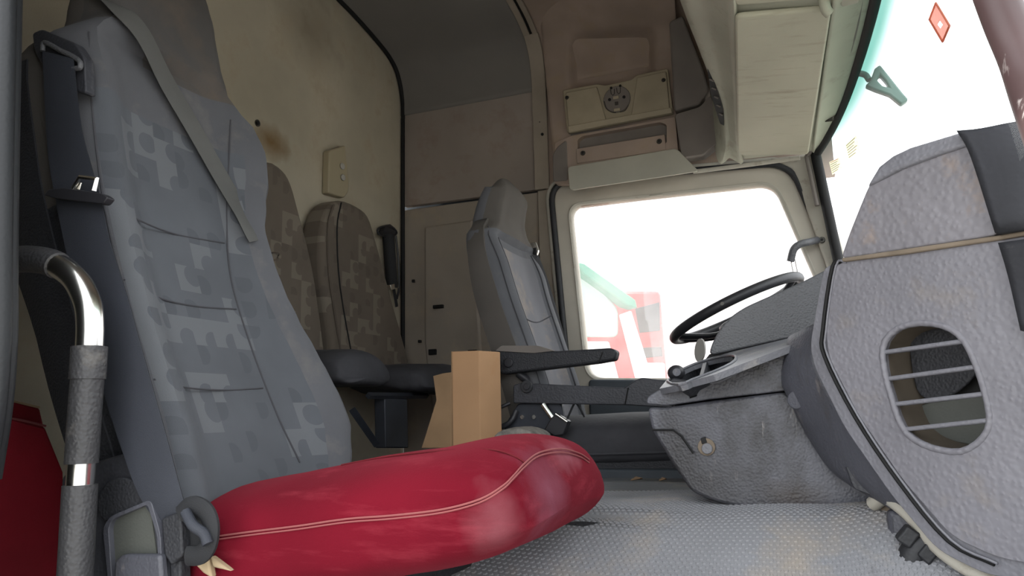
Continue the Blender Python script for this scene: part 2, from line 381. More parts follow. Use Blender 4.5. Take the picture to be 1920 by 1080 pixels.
# ================================================================ the cab shell
CY = 1.65                                              # middle of the cab
def struct(o, label=None, cat=None):
    o['kind'] = 'structure'
    if label: o['label'] = label; o['category'] = cat
    return o
PROF = [(2.70, 1.90), (2.696, 1.97), (2.672, 2.05), (2.62, 2.11), (2.5, 2.15), (2.2, 2.19), (1.65, 2.21)]
PROF = PROF + [(2*CY-y, z) for y, z in PROF[-2::-1]]
def sheet_x(name, prof, x0, x1, mat_, parent=None, th=.02, n=1, **k):
    vs_, fs = [], []
    xs = [x0+(x1-x0)*i/n for i in range(n+1)]
    for x in xs: vs_ += [V((x, y, z)) for y, z in prof]
    c = len(prof)
    for i in range(n):
        for j in range(c-1): fs.append((i*c+j, i*c+j+1, (i+1)*c+j+1, (i+1)*c+j))
    return build(name, vs_, fs, mat_, parent, solid=th, soff=0, **k)
def fine(prof, n=4):
    return [(p.x, p.y) for p in crom([V((a, b, 0)) for a, b in prof], n)]
ceil = struct(sheet_x('ceiling', fine(PROF), -1.55, -.885, M['ceiling']), 'dark grey felt ceiling over the rear of the cab', 'ceiling')
struct(sheet_x('ceiling', [(y, z+.012) for y, z in fine(PROF)], -.90, .16, M['brown_plastic']), 'brownish ceiling over the front of the cab', 'ceiling')
# rear wall
RX = -1.53
rw = [V((RX, 2.715, .15)), V((RX, 2.715, 1.9))] + [V((RX, y, z)) for y, z in fine(PROF)] + [V((RX, .585, .15))]
struct(prism('wall_rear', rw, (-.03, 0, 0), M['rear_felt'], bevel=0), 'beige felt rear wall with a brown stain', 'wall')
st_ = at(510, 268, X=RX); add_spot('rear_felt', st_, .075, (112, 82, 34), .9, (1, .75, 1.25))
add_spot('rear_felt', at(585, 60, X=RX), .16, (112, 98, 82), .5, (1, .8, 1))
# rubber seal in the corner between rear wall and ceiling / left wall
pth = [V((RX+.012, 2.69, .5)), V((RX+.012, 2.69, 1.2)), V((RX+.012, 2.69, 1.88))] + [V((RX+.012, y-.008 if y > CY else y+.008, z-.012)) for y, z in fine(PROF)]
struct(sweep('trim_1', pth, .009, M['black'], seg=8), 'black rubber bead along the corner of the rear wall', 'trim')
# left wall: upper felt board, lower moulded panel, pillar
struct(prism('wall_left', [(-1.52, 2.70, 1.495), (-.885, 2.70, 1.49), (-.885, 2.70, 1.93), (-1.52, 2.70, 1.93)], (0, .03, 0), M['side_felt'], bevel=.004), 'brownish grey felt board on the left side wall', 'wall')
lw = struct(prism('wall_left', [(-1.53, 2.715, .15), (-.80, 2.715, .15), (-.80, 2.715, 1.483), (-1.53, 2.715, 1.483)], (0, .03, 0), M['low_panel'], bevel=.003), 'lower moulded grey-brown panel of the left side wall', 'wall')
prism('raised_field', [at(795, 425, Y=2.70), at(885, 412, Y=2.70), at(905, 700, Y=2.70), at(812, 800, Y=2.70), at(795, 640, Y=2.70)], (0, .02, 0), M['low_panel'], lw, bevel=.012, seg=4)
for px, py, ww, hh in ((822, 575, 22, 7), (811, 660, 16, 11), (886, 662, 18, 12), (787, 640, 6, 5), (775, 527, 5, 6)):
    c_ = at(px, py, Y=2.693); s_ = 2.9/1400
    box('clip_slot', c_, (ww*s_, .012, hh*s_), M['black'], lw, bevel=.002)
# pillar strip (follows the wall into the ceiling)
SX0, SX1 = -.925, -.865
tp = [(2.692, 1.485), (2.692, 1.7)] + [(y-.010, z-.008) for y, z in fine(PROF[:4])]
tr2 = struct(sheet_x('trim_2', tp, SX0, SX1, M['trim'], th=.012, bevel=.003), 'flat pillar strip with screws rising to the ceiling', 'trim')
for px, py in ((1008, 127), (1017, 252), (1006, 112), (1012, 229)):
    q = at(px, py, Y=2.684); q.y = 2.684
    disc('screw_hole', q, (0, -1, 0), .006 if px in (1008, 1017) else .002, .003, M['black'], tr2, seg=10)
rp = [(y-.006 if y > CY else y+.006, z-.012) for y, z in fine(PROF[3:-3])]
for x0, x1 in ((-.925, -.900), (-.888, -.868)):
    struct(sheet_x('trim_3', rp, x0, x1, M['trim'], th=.008, bevel=.002), 'narrow rail across the ceiling above the pillar strip', 'trim')
struct(sheet_x('trim_3', [(y, z+.004) for y, z in rp], -.902, -.886, M['black'], th=.004), 'dark groove between the two ceiling rails', 'trim')
# pillar between strip and door
struct(prism('wall_left', [(-.885, 2.705, 1.40), (.16, 2.705, 1.40), (.16, 2.705, 2.12), (-.885, 2.705, 2.12)], (0, .03, 0), M['brown_plastic'], bevel=0), 'brown moulded side wall above the driver door', 'wall')
struct(prism('wall_left', [(-.92, 2.70, .15), (-.80, 2.70, .15), (-.80, 2.70, 1.485), (-.92, 2.70, 1.485)], (0, .04, 0), M['trim'], bevel=.004), 'narrow grey-brown pillar behind the driver door', 'wall')
# ---------------------------------------------------------------- driver door with its window
DY = 2.688
GL = [at(1069, 386, Y=DY), at(1449, 345, Y=DY), V((.17, DY, .70)), at(1104, 708, Y=DY)]
SEAL = [at(1033, 344, Y=DY), at(1482, 306, Y=DY), V((.27, DY, .55)), V((-.80, DY, .55))]
dr = struct(prism('door_1', rpoly(SEAL, .07), (0, .045, 0), M['door'], hole=rpoly(GL, .055, 6), bevel=.006), 'driver door with pale window frame', 'door')
prism('glazing_lip', rpoly([GL[0]+V((-.012, -.008, .012)), GL[1]+V((.012, -.008, .012)), GL[2]+V((.012, -.008, -.012)), GL[3]+V((-.012, -.008, -.012))], .065, 6), (0, .015, 0), M['pillar'], dr, hole=rpoly(GL, .055, 6), bevel=.004)
sp = rpoly([p+V((0, -.012, 0)) for p in SEAL], .09, 8)
sweep('door_seal', sp, .012, M['rubber'], dr, seg=8, closed=True)
sweep('door_seal', [p+V((.0, .006, 0)) for p in rpoly([SEAL[0]+V((-.022, 0, .02)), SEAL[1]+V((.022, 0, .02)), SEAL[2]+V((.025, 0, 0)), SEAL[3]+V((-.022, 0, 0))], .10, 8)], .009, M['pillar'], dr, seg=8, closed=True)
prism('door_trim', rpoly([V((-.735, 2.665, .735)), V((-.50, 2.665, .725)), V((.22, 2.665, .69)), V((.22, 2.665, .2)), V((-.735, 2.665, .2))], .02), (0, .03, 0), M['door_dark'], dr, bevel=.008, seg=3)
win = struct(prism('window_1', rpoly([p+V((0, .022, 0)) for p in GL], .055, 6), (0, .004, 0), M['glass'], bevel=0, smooth=False), 'dusty driver door window', 'window')
box('window_latch', at(1230, 366, Y=DY-.004), (.05, .01, .007), M['pillar'], dr, bevel=.003)
# ---------------------------------------------------------------- windscreen
def UU(y): return (y-CY)/.98 if y > CY else (CY-y)/1.17
def TX(y): u = UU(y); return .245-.085*u*u-.05*u**8
def TZ(y): u = UU(y); return 1.565-.05*u*u-.06*u**6
ys = [CY+(.975 if i > 0 else 1.165)*sin(pi/2*i/16) for i in range(-16, 17)]
top = [V((TX(y), y, TZ(y))) for y in ys]
bot = [V((TX(y)+.055, y, .92)) for y in ys]
rows = [[t.lerp(b, k/8) for k in range(9)] for t, b in zip(top, bot)]
vs_ = [p for r in rows for p in r]; fs = [(i*9+j, i*9+j+1, (i+1)*9+j+1, (i+1)*9+j) for i in range(32) for j in range(8)]
struct(build('window_2', vs_, fs, M['windscreen']), 'windscreen with a green shade band along the top', 'window')
sealp = [bot[0].lerp(top[0], k/6) for k in range(6)] + top + [top[-1].lerp(bot[-1], k/6) for k in range(1, 7)]
sealp = [p+V((-.012, 0, 0)) for p in sealp]
struct(sweep('trim_4', sealp, .017, M['black'], seg=8), 'black rubber seal round the windscreen', 'trim')
sp2 = [p+V((-.028, 0, -.004 if k > 5 and k < 39 else 0)) for k, p in enumerate(sealp)]
struct(sweep('trim_4', sp2[4:41], .008, M['dark_grey'], seg=8), 'grey lip inside the windscreen seal', 'trim')
# A pillars
def apillar(name, mir, label):
    f_ = lambda p: V((p.x+.05, 2*CY-p.y-.2, p.z)) if mir else p
    pts = [at(1442, 296, Y=2.66), at(1486, 318, Y=2.665), at(1552, 505, Y=2.66), V((.14, 2.66, .6)), V((.21, 2.635, .6)), at(1586, 482, Y=2.63), at(1540, 335, Y=2.63), at(1536, 285, Y=2.63)]
    o = struct(prism(name, [f_(p) for p in pts], (0, .05 if not mir else -.05, 0), M['pillar'], bevel=.010, seg=3), label, 'wall')
    return o
ap = apillar('wall_front_left', False, 'pale pillar between driver window and windscreen')
screw(at(1541, 450, Y=2.648), (0, -1, 0), ap, .011)
apillar('wall_front_right', True, 'pale pillar between passenger door opening and windscreen')
# closed walls out of the picture: front bulkhead, right rear wall, lower right sill, roof skin ends
struct(prism('wall_front', [(.46, .6, .1), (.46, 2.72, .1), (.46, 2.72, .93), (.46, .6, .93)], (.03, 0, 0), M['door_dark'], bevel=0), 'front bulkhead below the windscreen', 'wall')
struct(prism('wall_right', [(-.92, .585, 1.52), (.16, .585, 1.52), (.16, .585, 2.14), (-.92, .585, 2.14)], (0, -.03, 0), M['side_felt'], bevel=0), 'right side wall above the passenger door opening', 'wall')
struct(prism('wall_front', [(.14, .6, 2.3), (.14, 2.7, 2.3), (.14, 2.7, 1.66), (.14, .6, 1.66)], (.02, 0, 0), M['header'], bevel=0), 'front wall above the overhead console', 'wall')
# door opening seal at the left edge of the picture
pe = [at(14, -40, Y=.60), at(10, 120, Y=.60), at(6, 300, Y=.60), at(3, 480, Y=.60), at(2, 620, Y=.60), at(-8, 760, Y=.60), at(-30, 900, Y=.60)]
we = [V((p.x-.006, .605, p.z)) for p in pe]
struct(prism('wall_right', [V((-1.55, .605, 1.93)), V((we[0].x, .605, 1.93))]+we+[V((we[-1].x-.02, .605, .15)), V((-1.55, .605, .15))], (0, -.012, 0), M['seal'], bevel=0), 'right side wall behind the passenger door opening', 'wall')
struct(sweep('trim_5', crom(pe, 4), .0115, M['seal'], seg=10), 'black rubber seal of the passenger door opening', 'trim')
struct(sweep('trim_6', [p+V((-.014, .014, 0)) for p in crom(pe, 4)], .014, M['seal'], seg=10), 'dark edge moulding beside the passenger door seal', 'trim')
# ---------------------------------------------------------------- floor: mat over the engine tunnel
def mz(x, y):
    d = max(0., min(1., (1.40-y)/.42)); s_ = d*d*(3-2*d)
    z = .44 - .20*s_
    z += .012*mnoise.noise(V((x*4.3, y*4.3, 1.7))) * (1 if y < 1.9 else .3)
    z += .010*math.exp(-((x+.02)**2/.02+(y-1.42)**2/.010)) + .02*math.exp(-((x-.12)**2/.006+(y-1.34)**2/.03))
    z -= .012*math.exp(-((y-1.36+.1*(x+.3))**2/.0006))*math.exp(-((x+.36)**2/.012))
    return z
gx = [-1.53+i*.02 for i in range(100)]; gy = [.60+i*.02 for i in range(106)]
vs_ = [V((x, y, mz(x, y))) for x in gx for y in gy]; ny = len(gy)
fs = [(i*ny+j, i*ny+j+1, (i+1)*ny+j+1, (i+1)*ny+j) for i in range(len(gx)-1) for j in range(ny-1)]
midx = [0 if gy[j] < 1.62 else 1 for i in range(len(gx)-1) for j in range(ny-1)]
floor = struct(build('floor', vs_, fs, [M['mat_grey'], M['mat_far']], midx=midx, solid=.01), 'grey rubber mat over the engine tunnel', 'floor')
vs_, fs = [], []
P_ = .0105; r0, r1, hh = P_*.44, P_*.31, .0016
j = 0; y = 1.02
while y < 1.74:
    x = -.62 + (P_/2 if j % 2 else 0)
    while x < .22:
        z = mz(x, y); e = .004
        n_ = V((-(mz(x+e, y)-z)/e, -(mz(x, y+e)-z)/e, 1)).normalized(); a_ = V((1, 0, -n_.x/n_.z if n_.z else 0)).normalized(); b_ = n_.cross(a_)
        c_ = V((x, y, z)); k0 = len(vs_)
        for rr, h_ in ((r0, 0), (r1, hh)):
            for q in range(6): vs_.append(c_+n_*h_+a_*(rr*cos(pi/3*q))+b_*(rr*sin(pi/3*q)))
        fs.append(tuple(range(k0+6, k0+12)))
        for q in range(6): fs.append((k0+q, k0+(q+1) % 6, k0+6+(q+1) % 6, k0+6+q))
        x += P_
    # rows follow the slope of the mat
    dz = abs(mz(-.2, y+.004)-mz(-.2, y))/.004
    y += P_*.866/math.sqrt(1+dz*dz); j += 1
org = bpy.data.meshes.new('mat_studs'); org.from_pydata([tuple(v) for v in vs_], [], fs); org.materials.append(M['mat_grey'])
so = bpy.data.objects.new('mat_studs', org); COL.objects.link(so); so.parent = floor; so['kind'] = 'stuff'; ORG[so.name] = V((0, 0, 0))
# tear in the mat
def onmat(px, py):
    t = .5
    while t < 3:
        p = at(px, py, D=t)
        if p.z < mz(p.x, p.y): break
        t += .003
    return p
tear = [onmat(*q) for q in ((1022, 993), (1060, 987), (1095, 990), (1126, 984), (1092, 982), (1050, 984))]
prism('mat_tear', [V((p.x, p.y, mz(p.x, p.y)+.0025)) for p in tear], (0, 0, -.001), M['shell'], floor, bevel=0)
# bits of rubbish on the mat
for px, py, s_, key in ((1194, 902, .014, 'kraft'), (1243, 903, .009, 'kraft'), (1338, 925, .006, 'grime')):
    p = onmat(px, py); p.z = mz(p.x, p.y)+.004
    tag(prism('litter_scrap', [p+V((-s_, -s_*.6, -.003)), p+V((s_*.8, -s_*.7, .002)), p+V((s_, s_*.5, 0)), p+V((-s_*.3, s_*.8, .004))], (0, 0, .003), M[key], bevel=.001),
        {1194: 'largest brown scrap lying on the mat before the driver seat', 1243: 'small pale scrap on the mat beside the console foot', 1338: 'tiny crumb on the mat against the console foot'}[px], 'scrap')
# unseen panel added behind the left side to block daylight at the seams
struct(prism('wall_left', [(-1.56, 2.76, .1), (-.80, 2.76, .1), (-.80, 2.76, 2.15), (-1.56, 2.76, 2.15)], (0, .01, 0), M['door_dark'], bevel=0), 'added light-blocking panel behind the left side wall', 'wall')
# ================================================================ overhead console above the windscreen
def mirY(p): return V((p.x, 2*CY-p.y, p.z))
hc = empty('overhead_console', (.1, CY, 1.6), 'grey-green overhead storage console above the windscreen', 'console')
rearE = [at(1350, 304, Y=2.60), at(1360, 262, Y=2.52), at(1352, 196, Y=2.38), at(1322, 110, Y=2.14), at(1285, 10, Y=1.85)]
lidL = [at(1392, 306, Y=2.60), at(1386, 270, Y=2.47), at(1383, 190, Y=2.22), at(1381, 110, Y=1.99), at(1378, 10, Y=1.73)]
lidR = [at(1524, 292, Y=2.60), at(1526, 262, Y=2.47), at(1537, 185, Y=2.22), at(1548, 100, Y=1.99), at(1562, 5, Y=1.73)]
frE = [V((TX(y)-.022, y, TZ(y)-.004)) for y in (2.60, 2.47, 2.22, 1.99, 1.73)]
def both(L): return L + [mirY(p) for p in L[-1::-1]]
mid = [(a+b)/2+V((-.004, 0, .022)) for a, b in zip(rearE, lidL)]
patch('rear_cove', [both([p+V((-.01, 0, .30)) for p in rearE]), both([p+V((-.01, 0, .1)) for p in rearE]), both(rearE), both(mid), both(lidL)], M['header'], hc, n=4, th=.012)
patch('under_panel', [both([p+V((0, 0, .02)) for p in lidL]), both([p+V((0, 0, .02)) for p in lidR])], M['header'], hc, n=4, th=.012)
up_ = [(a*.55+b*.45)+V((.0, 0, .012)) for a, b in zip(lidR, frE)]
patch('front_facet', [both([p+V((0, 0, .012)) for p in lidR]), both(up_), both(frE)], M['header'], hc, n=4, th=.010)
box('top_fill', (.03, CY, 1.80), (.30, 2.04, .16), M['header'], hc, bevel=.01)
def lid(p, q, r_, s_):
    o = prism('storage_lid', rpoly([p, q, r_, s_], .018, 4), (0, 0, .016), M['header_lid'], hc, bevel=.006, seg=3)
    return o
l1 = lid(at(1383, 292, Y=2.55), at(1516, 291, Y=2.55), at(1560, 18, Y=1.765), at(1378, 33, Y=1.765))
a_, b_ = at(1378, 12, Y=1.74), at(1560, -3, Y=1.74)
l2 = lid(a_, b_, mirY(b_)+V((0, .04, 0)), mirY(a_)+V((0, .04, 0)))
box('inner_body', (.10, 2.2, 1.72), (.04, .6, .1), M['header'], hc, bevel=.01)
sweep('hinge', crom([at(1541, -8, Y=1.74), at(1546, 8, Y=1.74), at(1550, 20, Y=1.745), at(1556, 26, Y=1.75)], 4), .012, M['header'], hc)
prism('sun_visor_clip', rpoly([at(1575, -4, Y=1.76), at(1612, -12, Y=1.74), at(1610, 6, Y=1.76), at(1578, 14, Y=1.78)], .006), (0, 0, .014), M['flap'], hc, bevel=.003)
for px, py, Y_ in ((1628, 62, 2.0), (1558, 226, 2.42)):
    c_ = at(px, py, Y=Y_); c_ = c_
    prism('clip_recess', [at(px-12, py+4, Y=Y_), at(px-3, py-6, Y=Y_), at(px+10, py-8, Y=Y_), at(px+4, py+2, Y=Y_)], (0, 0, .012), M['dark_grey'], hc, bevel=.002)
screw(at(1411, 86, Y=1.94)+V((0, 0, -.004)), (0, 0, -1), l1, .003)
# ================================================================ moulded side unit above the driver door
su = empty('side_storage_unit', (-.45, 2.64, 1.6), 'brown moulded storage unit above the driver door', 'storage unit')
def ss(a, b, x):
    t = max(0., min(1., (x-a)/(b-a))); return t*t*(3-2*t)
rows = []
NX, NY = 44, 40
for j in range(NY+1):
    v_ = j/NY; row = []
    for i in range(NX+1):
        u_ = i/NX
        xl = 1006+34*v_; xr = 1262+22*v_; yl = -30+345*v_; yr = -38+318*v_
        px = xl+(xr-xl)*u_; py = yl+(yr-yl)*u_
        Yv = 2.655 - .34*ss(95, -35, py) * .55
        dx = ss(1062, 1088, px)*(1-ss(1212, 1232, px)); dy = ss(52, 82, py+(px-1140)*.12)*(1-ss(158, 172, py))
        Yv += .040*dx*dy
        row.append(at(px, py, Y=Yv))
    rows.append(row)
vs_ = [p for r in rows for p in r]; c_ = NX+1
fs = [(j*c_+i, j*c_+i+1, (j+1)*c_+i+1, (j+1)*c_+i) for j in range(NY) for i in range(NX)]
build('moulding', vs_, fs, M['brown_plastic'], su, solid=.008)
YP = 2.625
A = lambda px, py, Y=YP: at(px, py, Y=Y)
# cover plate with a socket
cp = prism('cover_plate', rpoly([A(1055, 169), A(1120, 157), A(1134, 160), A(1184, 149), A(1192, 141), A(1252, 128), A(1262, 212), A(1063, 249)], .008), (0, .02, 0), M['plate'], su, bevel=.003)
prism('raised_field', [A(1060, 173, YP-.012), A(1119, 162, YP-.012), A(1138, 232, YP-.012), A(1066, 245, YP-.012)], (0, .02, 0), M['plate'], cp, bevel=.004)
prism('raised_field', [A(1194, 145, YP-.012), A(1249, 133, YP-.012), A(1256, 208, YP-.012), A(1182, 223, YP-.012)], (0, .02, 0), M['plate'], cp, bevel=.004)
prism('bottom_ledge', [A(1064, 236, YP-.020), A(1258, 201, YP-.020), A(1260, 211, YP-.016), A(1066, 248, YP-.016)], (0, .02, 0), M['plate'], cp, bevel=.003)
sock = disc('socket_plate', A(1157, 187, YP-.003), (0, -1, 0), .052, .006, M['dark_grey'], cp, seg=24, bevel=.002)
for px, py, r_ in ((1143, 187, .006), (1170, 182, .006), (1146, 165, .005), (1163, 161, .005)):
    disc('socket_hole', A(px, py, YP-.009), (0, -1, 0), r_, .002, M['black'], sock, seg=10)
for px, py in ((1149, 173), (1160, 170)):
    sweep('clip_loop', [A(px-4, py-5, YP-.010), A(px-3, py+3, YP-.010), A(px, py+6, YP-.010), A(px+3, py+3, YP-.010), A(px+3, py-6, YP-.010)], .0014, M['grey_clip'], sock, seg=6)
for px, py, ww, hh in ((1155, 183, 12, 6), (1156, 194, 7, 7), (1157, 206, 13, 6)):
    box('socket_latch', A(px, py, YP-.010), (ww*.0018, .006, hh*.0018), M['grey_clip'] if hh > 6 else M['plate'], sock, bevel=.001)
sweep('socket_rim', crom([A(1133, 190, YP-.010), A(1137, 203, YP-.010), A(1147, 210, YP-.010), A(1155, 211, YP-.010)], 3), .0016, M['grey_clip'], sock, seg=6)
sweep('socket_rim', crom([A(1162, 210, YP-.010), A(1172, 207, YP-.010), A(1178, 197, YP-.010)], 3), .0016, M['grey_clip'], sock, seg=6)
for px, py in ((1063, 183), (1244, 150), (1069, 239), (1253, 206), (1157, 223)):
    screw(A(px, py, YP-.014), (0, -1, 0), cp, .008 if py < 200 else .006)
# open pocket with screwed strip
prism('pocket_frame', rpoly([A(1040, 268), A(1072, 254), A(1266, 219), A(1272, 290), A(1072, 345), A(1040, 345)], .01), (0, .03, 0), M['brown_plastic'], su, bevel=.004, hole=rpoly([A(1083, 262), A(1092, 255), A(1238, 229), A(1250, 234), A(1250, 268), A(1083, 300)], .008))
prism('pocket_back', [A(1070, 250, 2.652), A(1262, 222, 2.652), A(1262, 285, 2.652), A(1070, 310, 2.652)], (0, .004, 0), M['dark_grey'], su, bevel=0)
st = prism('screw_strip', [A(1080, 279, YP-.006), A(1246, 252, YP-.006), A(1248, 282, YP-.006), A(1082, 306, YP-.006)], (0, .014, 0), M['brown_plastic'], su, bevel=.002)
for px, py in ((1093, 287), (1236, 265)): screw(A(px, py, YP-.007), (0, -1, 0), st, .010)
prism('end_cheek', rpoly([A(1036, 290, YP-.006), A(1045, 275, YP-.006), A(1062, 262, YP-.006), A(1064, 338, YP-.006), A(1037, 340, YP-.006)], .01), (0, .03, 0), M['dark_grey'], su, bevel=.006)
# lower flap
prism('flap', rpoly([at(1064, 313, Y=2.585), at(1268, 278, Y=2.585), at(1310, 321, Y=2.56), at(1068, 357, Y=2.56)], .015, 5), (0, .02, .004), M['flap'], su, bevel=.005, seg=3)
# front corner column with small louvre
prism('corner_column', rpoly([A(1254, 40, 2.55), A(1280, 28, 2.54), A(1318, 128, 2.57), A(1330, 168, 2.59), A(1310, 196, 2.60), A(1264, 208, 2.60)], .012), (0, .06, 0), M['dark_grey'], su, bevel=.012, seg=4)
prism('corner_facet', rpoly([A(1265, 214, 2.595), A(1312, 200, 2.59), A(1332, 178, 2.58), A(1356, 238, 2.58), A(1350, 264, 2.58), A(1318, 290, 2.59), A(1278, 296, 2.60)], .012), (0, .06, 0), M['dark_grey'], su, bevel=.012, seg=4)
LVY = lambda py: 2.13+.30*(py-110)/120
LA = lambda px, py, o=0: at(px, py, Y=LVY(py)-o)
lv = prism('louvre', rpoly([LA(1326, 128), LA(1336, 140), LA(1356, 204), LA(1357, 232), LA(1349, 228), LA(1333, 178)], .004), (0, .02, 0), M['black'], hc, bevel=.002)
for k in range(5):
    sweep('louvre_slat', [LA(1330+k*4.6, 148+k*16, .004), LA(1338+k*4.2, 152+k*16, .004)], .003, M['dark_grey'], lv, seg=6)
# pale moulding above the window
struct(sweep('trim_7', crom([at(1300, 322, Y=2.64), at(1380, 312, Y=2.64), at(1440, 304, Y=2.63), at(1500, 296, Y=2.62)], 4), .008, M['pillar'], seg=8), 'pale bead between overhead console and door frame', 'trim')
# ================================================================ rear wall fittings
sw = empty('switch_box', at(634, 350, X=RX), 'beige box with two round lamps on the rear wall', 'switch box')
q0 = lambda px, py, X=RX+.03: at(px, py, X=X)
sb = prism('body', rpoly([q0(618, 282), q0(648, 272), q0(655, 345), q0(654, 360), q0(646, 371), q0(616, 362)], .01, 4), (-.03, 0, 0), M['white_plastic'], sw, bevel=.006, seg=3)
disc('round_button', q0(641, 312, RX+.031), (1, 0, 0), .012, .006, M['lamp_lens'], sw, seg=16, bevel=.002)
disc('round_button', q0(642, 333, RX+.031), (1, 0, 0), .012, .006, M['lamp_lens'], sw, seg=16, bevel=.002)
wk = empty('wall_screw', at(482, 231, X=RX), 'dark screw head in the rear wall above the stain', 'screw')
disc('washer', at(482, 231, X=RX), (1, 0, 0), .011, .004, M['grey_clip'], wk)
disc('screw_head', at(482, 231, X=RX+.004), (1, 0, 0), .006, .005, M['black'], wk)
# ================================================================ dashboard: passenger end with air vent
P1 = at(1560, 700, Y=1.30); P2 = at(1920, 700, Y=1.12)
dh = (P2-P1); dh.z = 0; dh.normalize(); PN = V((dh.y, -dh.x, 0))         # towards the passenger
if PN.dot(CAM-P1) < 0: PN = -PN
def DP(px, py, off=0): return onplane(px, py, P1+PN*off, PN)
db = empty('dashboard', (.15, 1.3, .40), 'scuffed grey dashboard end with an oval air vent', 'dashboard')
VH = [(1655, 668), (1660, 640), (1685, 616), (1725, 607), (1765, 612), (1795, 628), (1815, 655), (1830, 690), (1843, 730), (1853, 775), (1850, 805), (1830, 830), (1800, 845), (1765, 843), (1730, 832), (1700, 812), (1682, 780), (1670, 740), (1660, 705)]
vh = crom([DP(*p) for p in VH], 2, True)
PO = [(1582, 491), (1566, 500), (1549, 618), (1553, 668), (1610, 779), (1692, 899), (1785, 1006), (1872, 1046), (1990, 1066), (1990, 430), (1872, 448)]
po = [DP(*p) for p in PO]
pan = prism('vent_panel', rpoly(po, .02), -PN*.03, M['dash'], db, hole=vh, bevel=.007, seg=3)
vc = sum(vh, V())/len(vh)
sweep('vent_rim', [vc+(p-vc)*1.015-PN*.002 for p in vh], .005, M['dash'], pan, seg=8, closed=True)
# vent duct: tube wall, back flap, slats
loft('vent_duct', [[vc+(p-vc)*1.01-PN*.003 for p in vh], [vc+(p-vc)*.98-PN*.035 for p in vh], [vc+(p-vc)*.93-PN*.075 for p in vh]], M['duct'], pan, caps=False)
bk = prism('vent_back', [vc+(p-vc)*1.02-PN*.075 for p in vh], -PN*.004, M['black'], pan, bevel=0)
fl = [DP(1664, 640), DP(1690, 618), DP(1745, 612), DP(1790, 640), DP(1805, 668), DP(1770, 720), DP(1720, 752), DP(1682, 742), DP(1668, 700)]
prism('vent_flap', [vc+(p-vc)*1.0-PN*.055 for p in crom(fl, 3, True)], -PN*.006+V((0, 0, 0)), M['shell'], pan, bevel=.002)
fl2 = [DP(1668, 772), DP(1730, 748), DP(1830, 745), DP(1848, 800), DP(1800, 840), DP(1720, 826)]
prism('vent_flap', [vc+(p-vc)*.98-PN*.062 for p in crom(fl2, 3, True)], -PN*.006, M['pocket'], pan, bevel=.002)
for a_, b_ in (((1652, 661), (1815, 638)), ((1658, 711), (1834, 687)), ((1668, 759), (1848, 738)), ((1688, 806), (1854, 788))):
    p, q = DP(*a_), DP(*b_); z_ = V((0, 0, .0032)); d_ = -PN*.014
    prism('vent_slat', [p+z_, q+z_, q-z_, p-z_], d_, M['dash_rim'], pan, bevel=.002)
# rim behind the panel
RO = [(1578, 493), (1545, 499), (1518, 650), (1528, 690), (1583, 801), (1671, 928), (1758, 1032), (1850, 1078), (1990, 1096), (1990, 452)]
prism('panel_rim', rpoly([DP(px, py, -.006) for px, py in RO], .02), -PN*.07, M['dash_rim'], db, bevel=.010, seg=4, hole=[vc+(p-vc)*1.12-PN*.006 for p in vh])
gp = [(1578, 493), (1558, 500), (1540, 618), (1543, 668), (1600, 781), (1682, 903), (1775, 1014), (1862, 1058)]
sweep('panel_gap', crom([DP(px+3, py, -.004) for px, py in gp], 4), .0032, M['black'], db, seg=6)
sweep('piping', crom([DP(px+9, py-1, .001) for px, py in gp], 4), .0018, M['dash_rim'], db, seg=6)
# upper pad with rounded top
UO = [(1575, 486), (1590, 441), (1624, 356), (1645, 318), (1668, 298), (1702, 282), (1760, 263), (1803, 250), (1830, 300), (1872, 441)]
prism('upper_pad', rpoly([DP(px, py, .004) for px, py in UO], .012), -PN*.16+V((0, 0, .0)), M['dash_top'], db, bevel=.016, seg=4)
prism('pad_crown', [DP(1622, 352, .009), DP(1646, 312, .009), DP(1672, 292, .006), DP(1705, 276, .006), DP(1803, 246, .006), DP(1815, 272, .010), DP(1760, 290, .011), DP(1690, 316, .011)], -PN*.14, M['dash_rim'], db, bevel=.006, seg=3)
prism('grime_joint', [DP(1577, 484, .006), DP(1700, 466, .006), DP(1872, 441, .006), DP(1990, 420, .006), DP(1990, 430, .006), DP(1872, 450, .006), DP(1700, 476, .006), DP(1579, 491, .006)], -PN*.02, M['grime'], db, bevel=.002)
pr = [(1801, 251), (1828, 300), (1872, 440)]; q_ = [(1900, 240), (1935, 300), (1960, 430)]; q2 = [(2000, 228), (2030, 290), (2040, 420)]
patch('dark_pad', [[DP(*p, .007) for p in pr], [at(px, py, Y=DP(px, py).y+.01) for px, py in q_], [at(px, py, Y=1.16) for px, py in q2]], M['hood_cloth'], db, n=6, th=.03)
patch('dark_pad', [[DP(1876, 456, .008), DP(1895, 520, .008), DP(1918, 620, .008)], [DP(1990, 440, .008), DP(1990, 520, .008), DP(1990, 640, .008)]], M['hood_cloth'], db, n=6, th=.012)
box('dash_core', (.32, 1.56, .64), (.26, .30, .42), M['dash_dark'], db, bevel=.02)
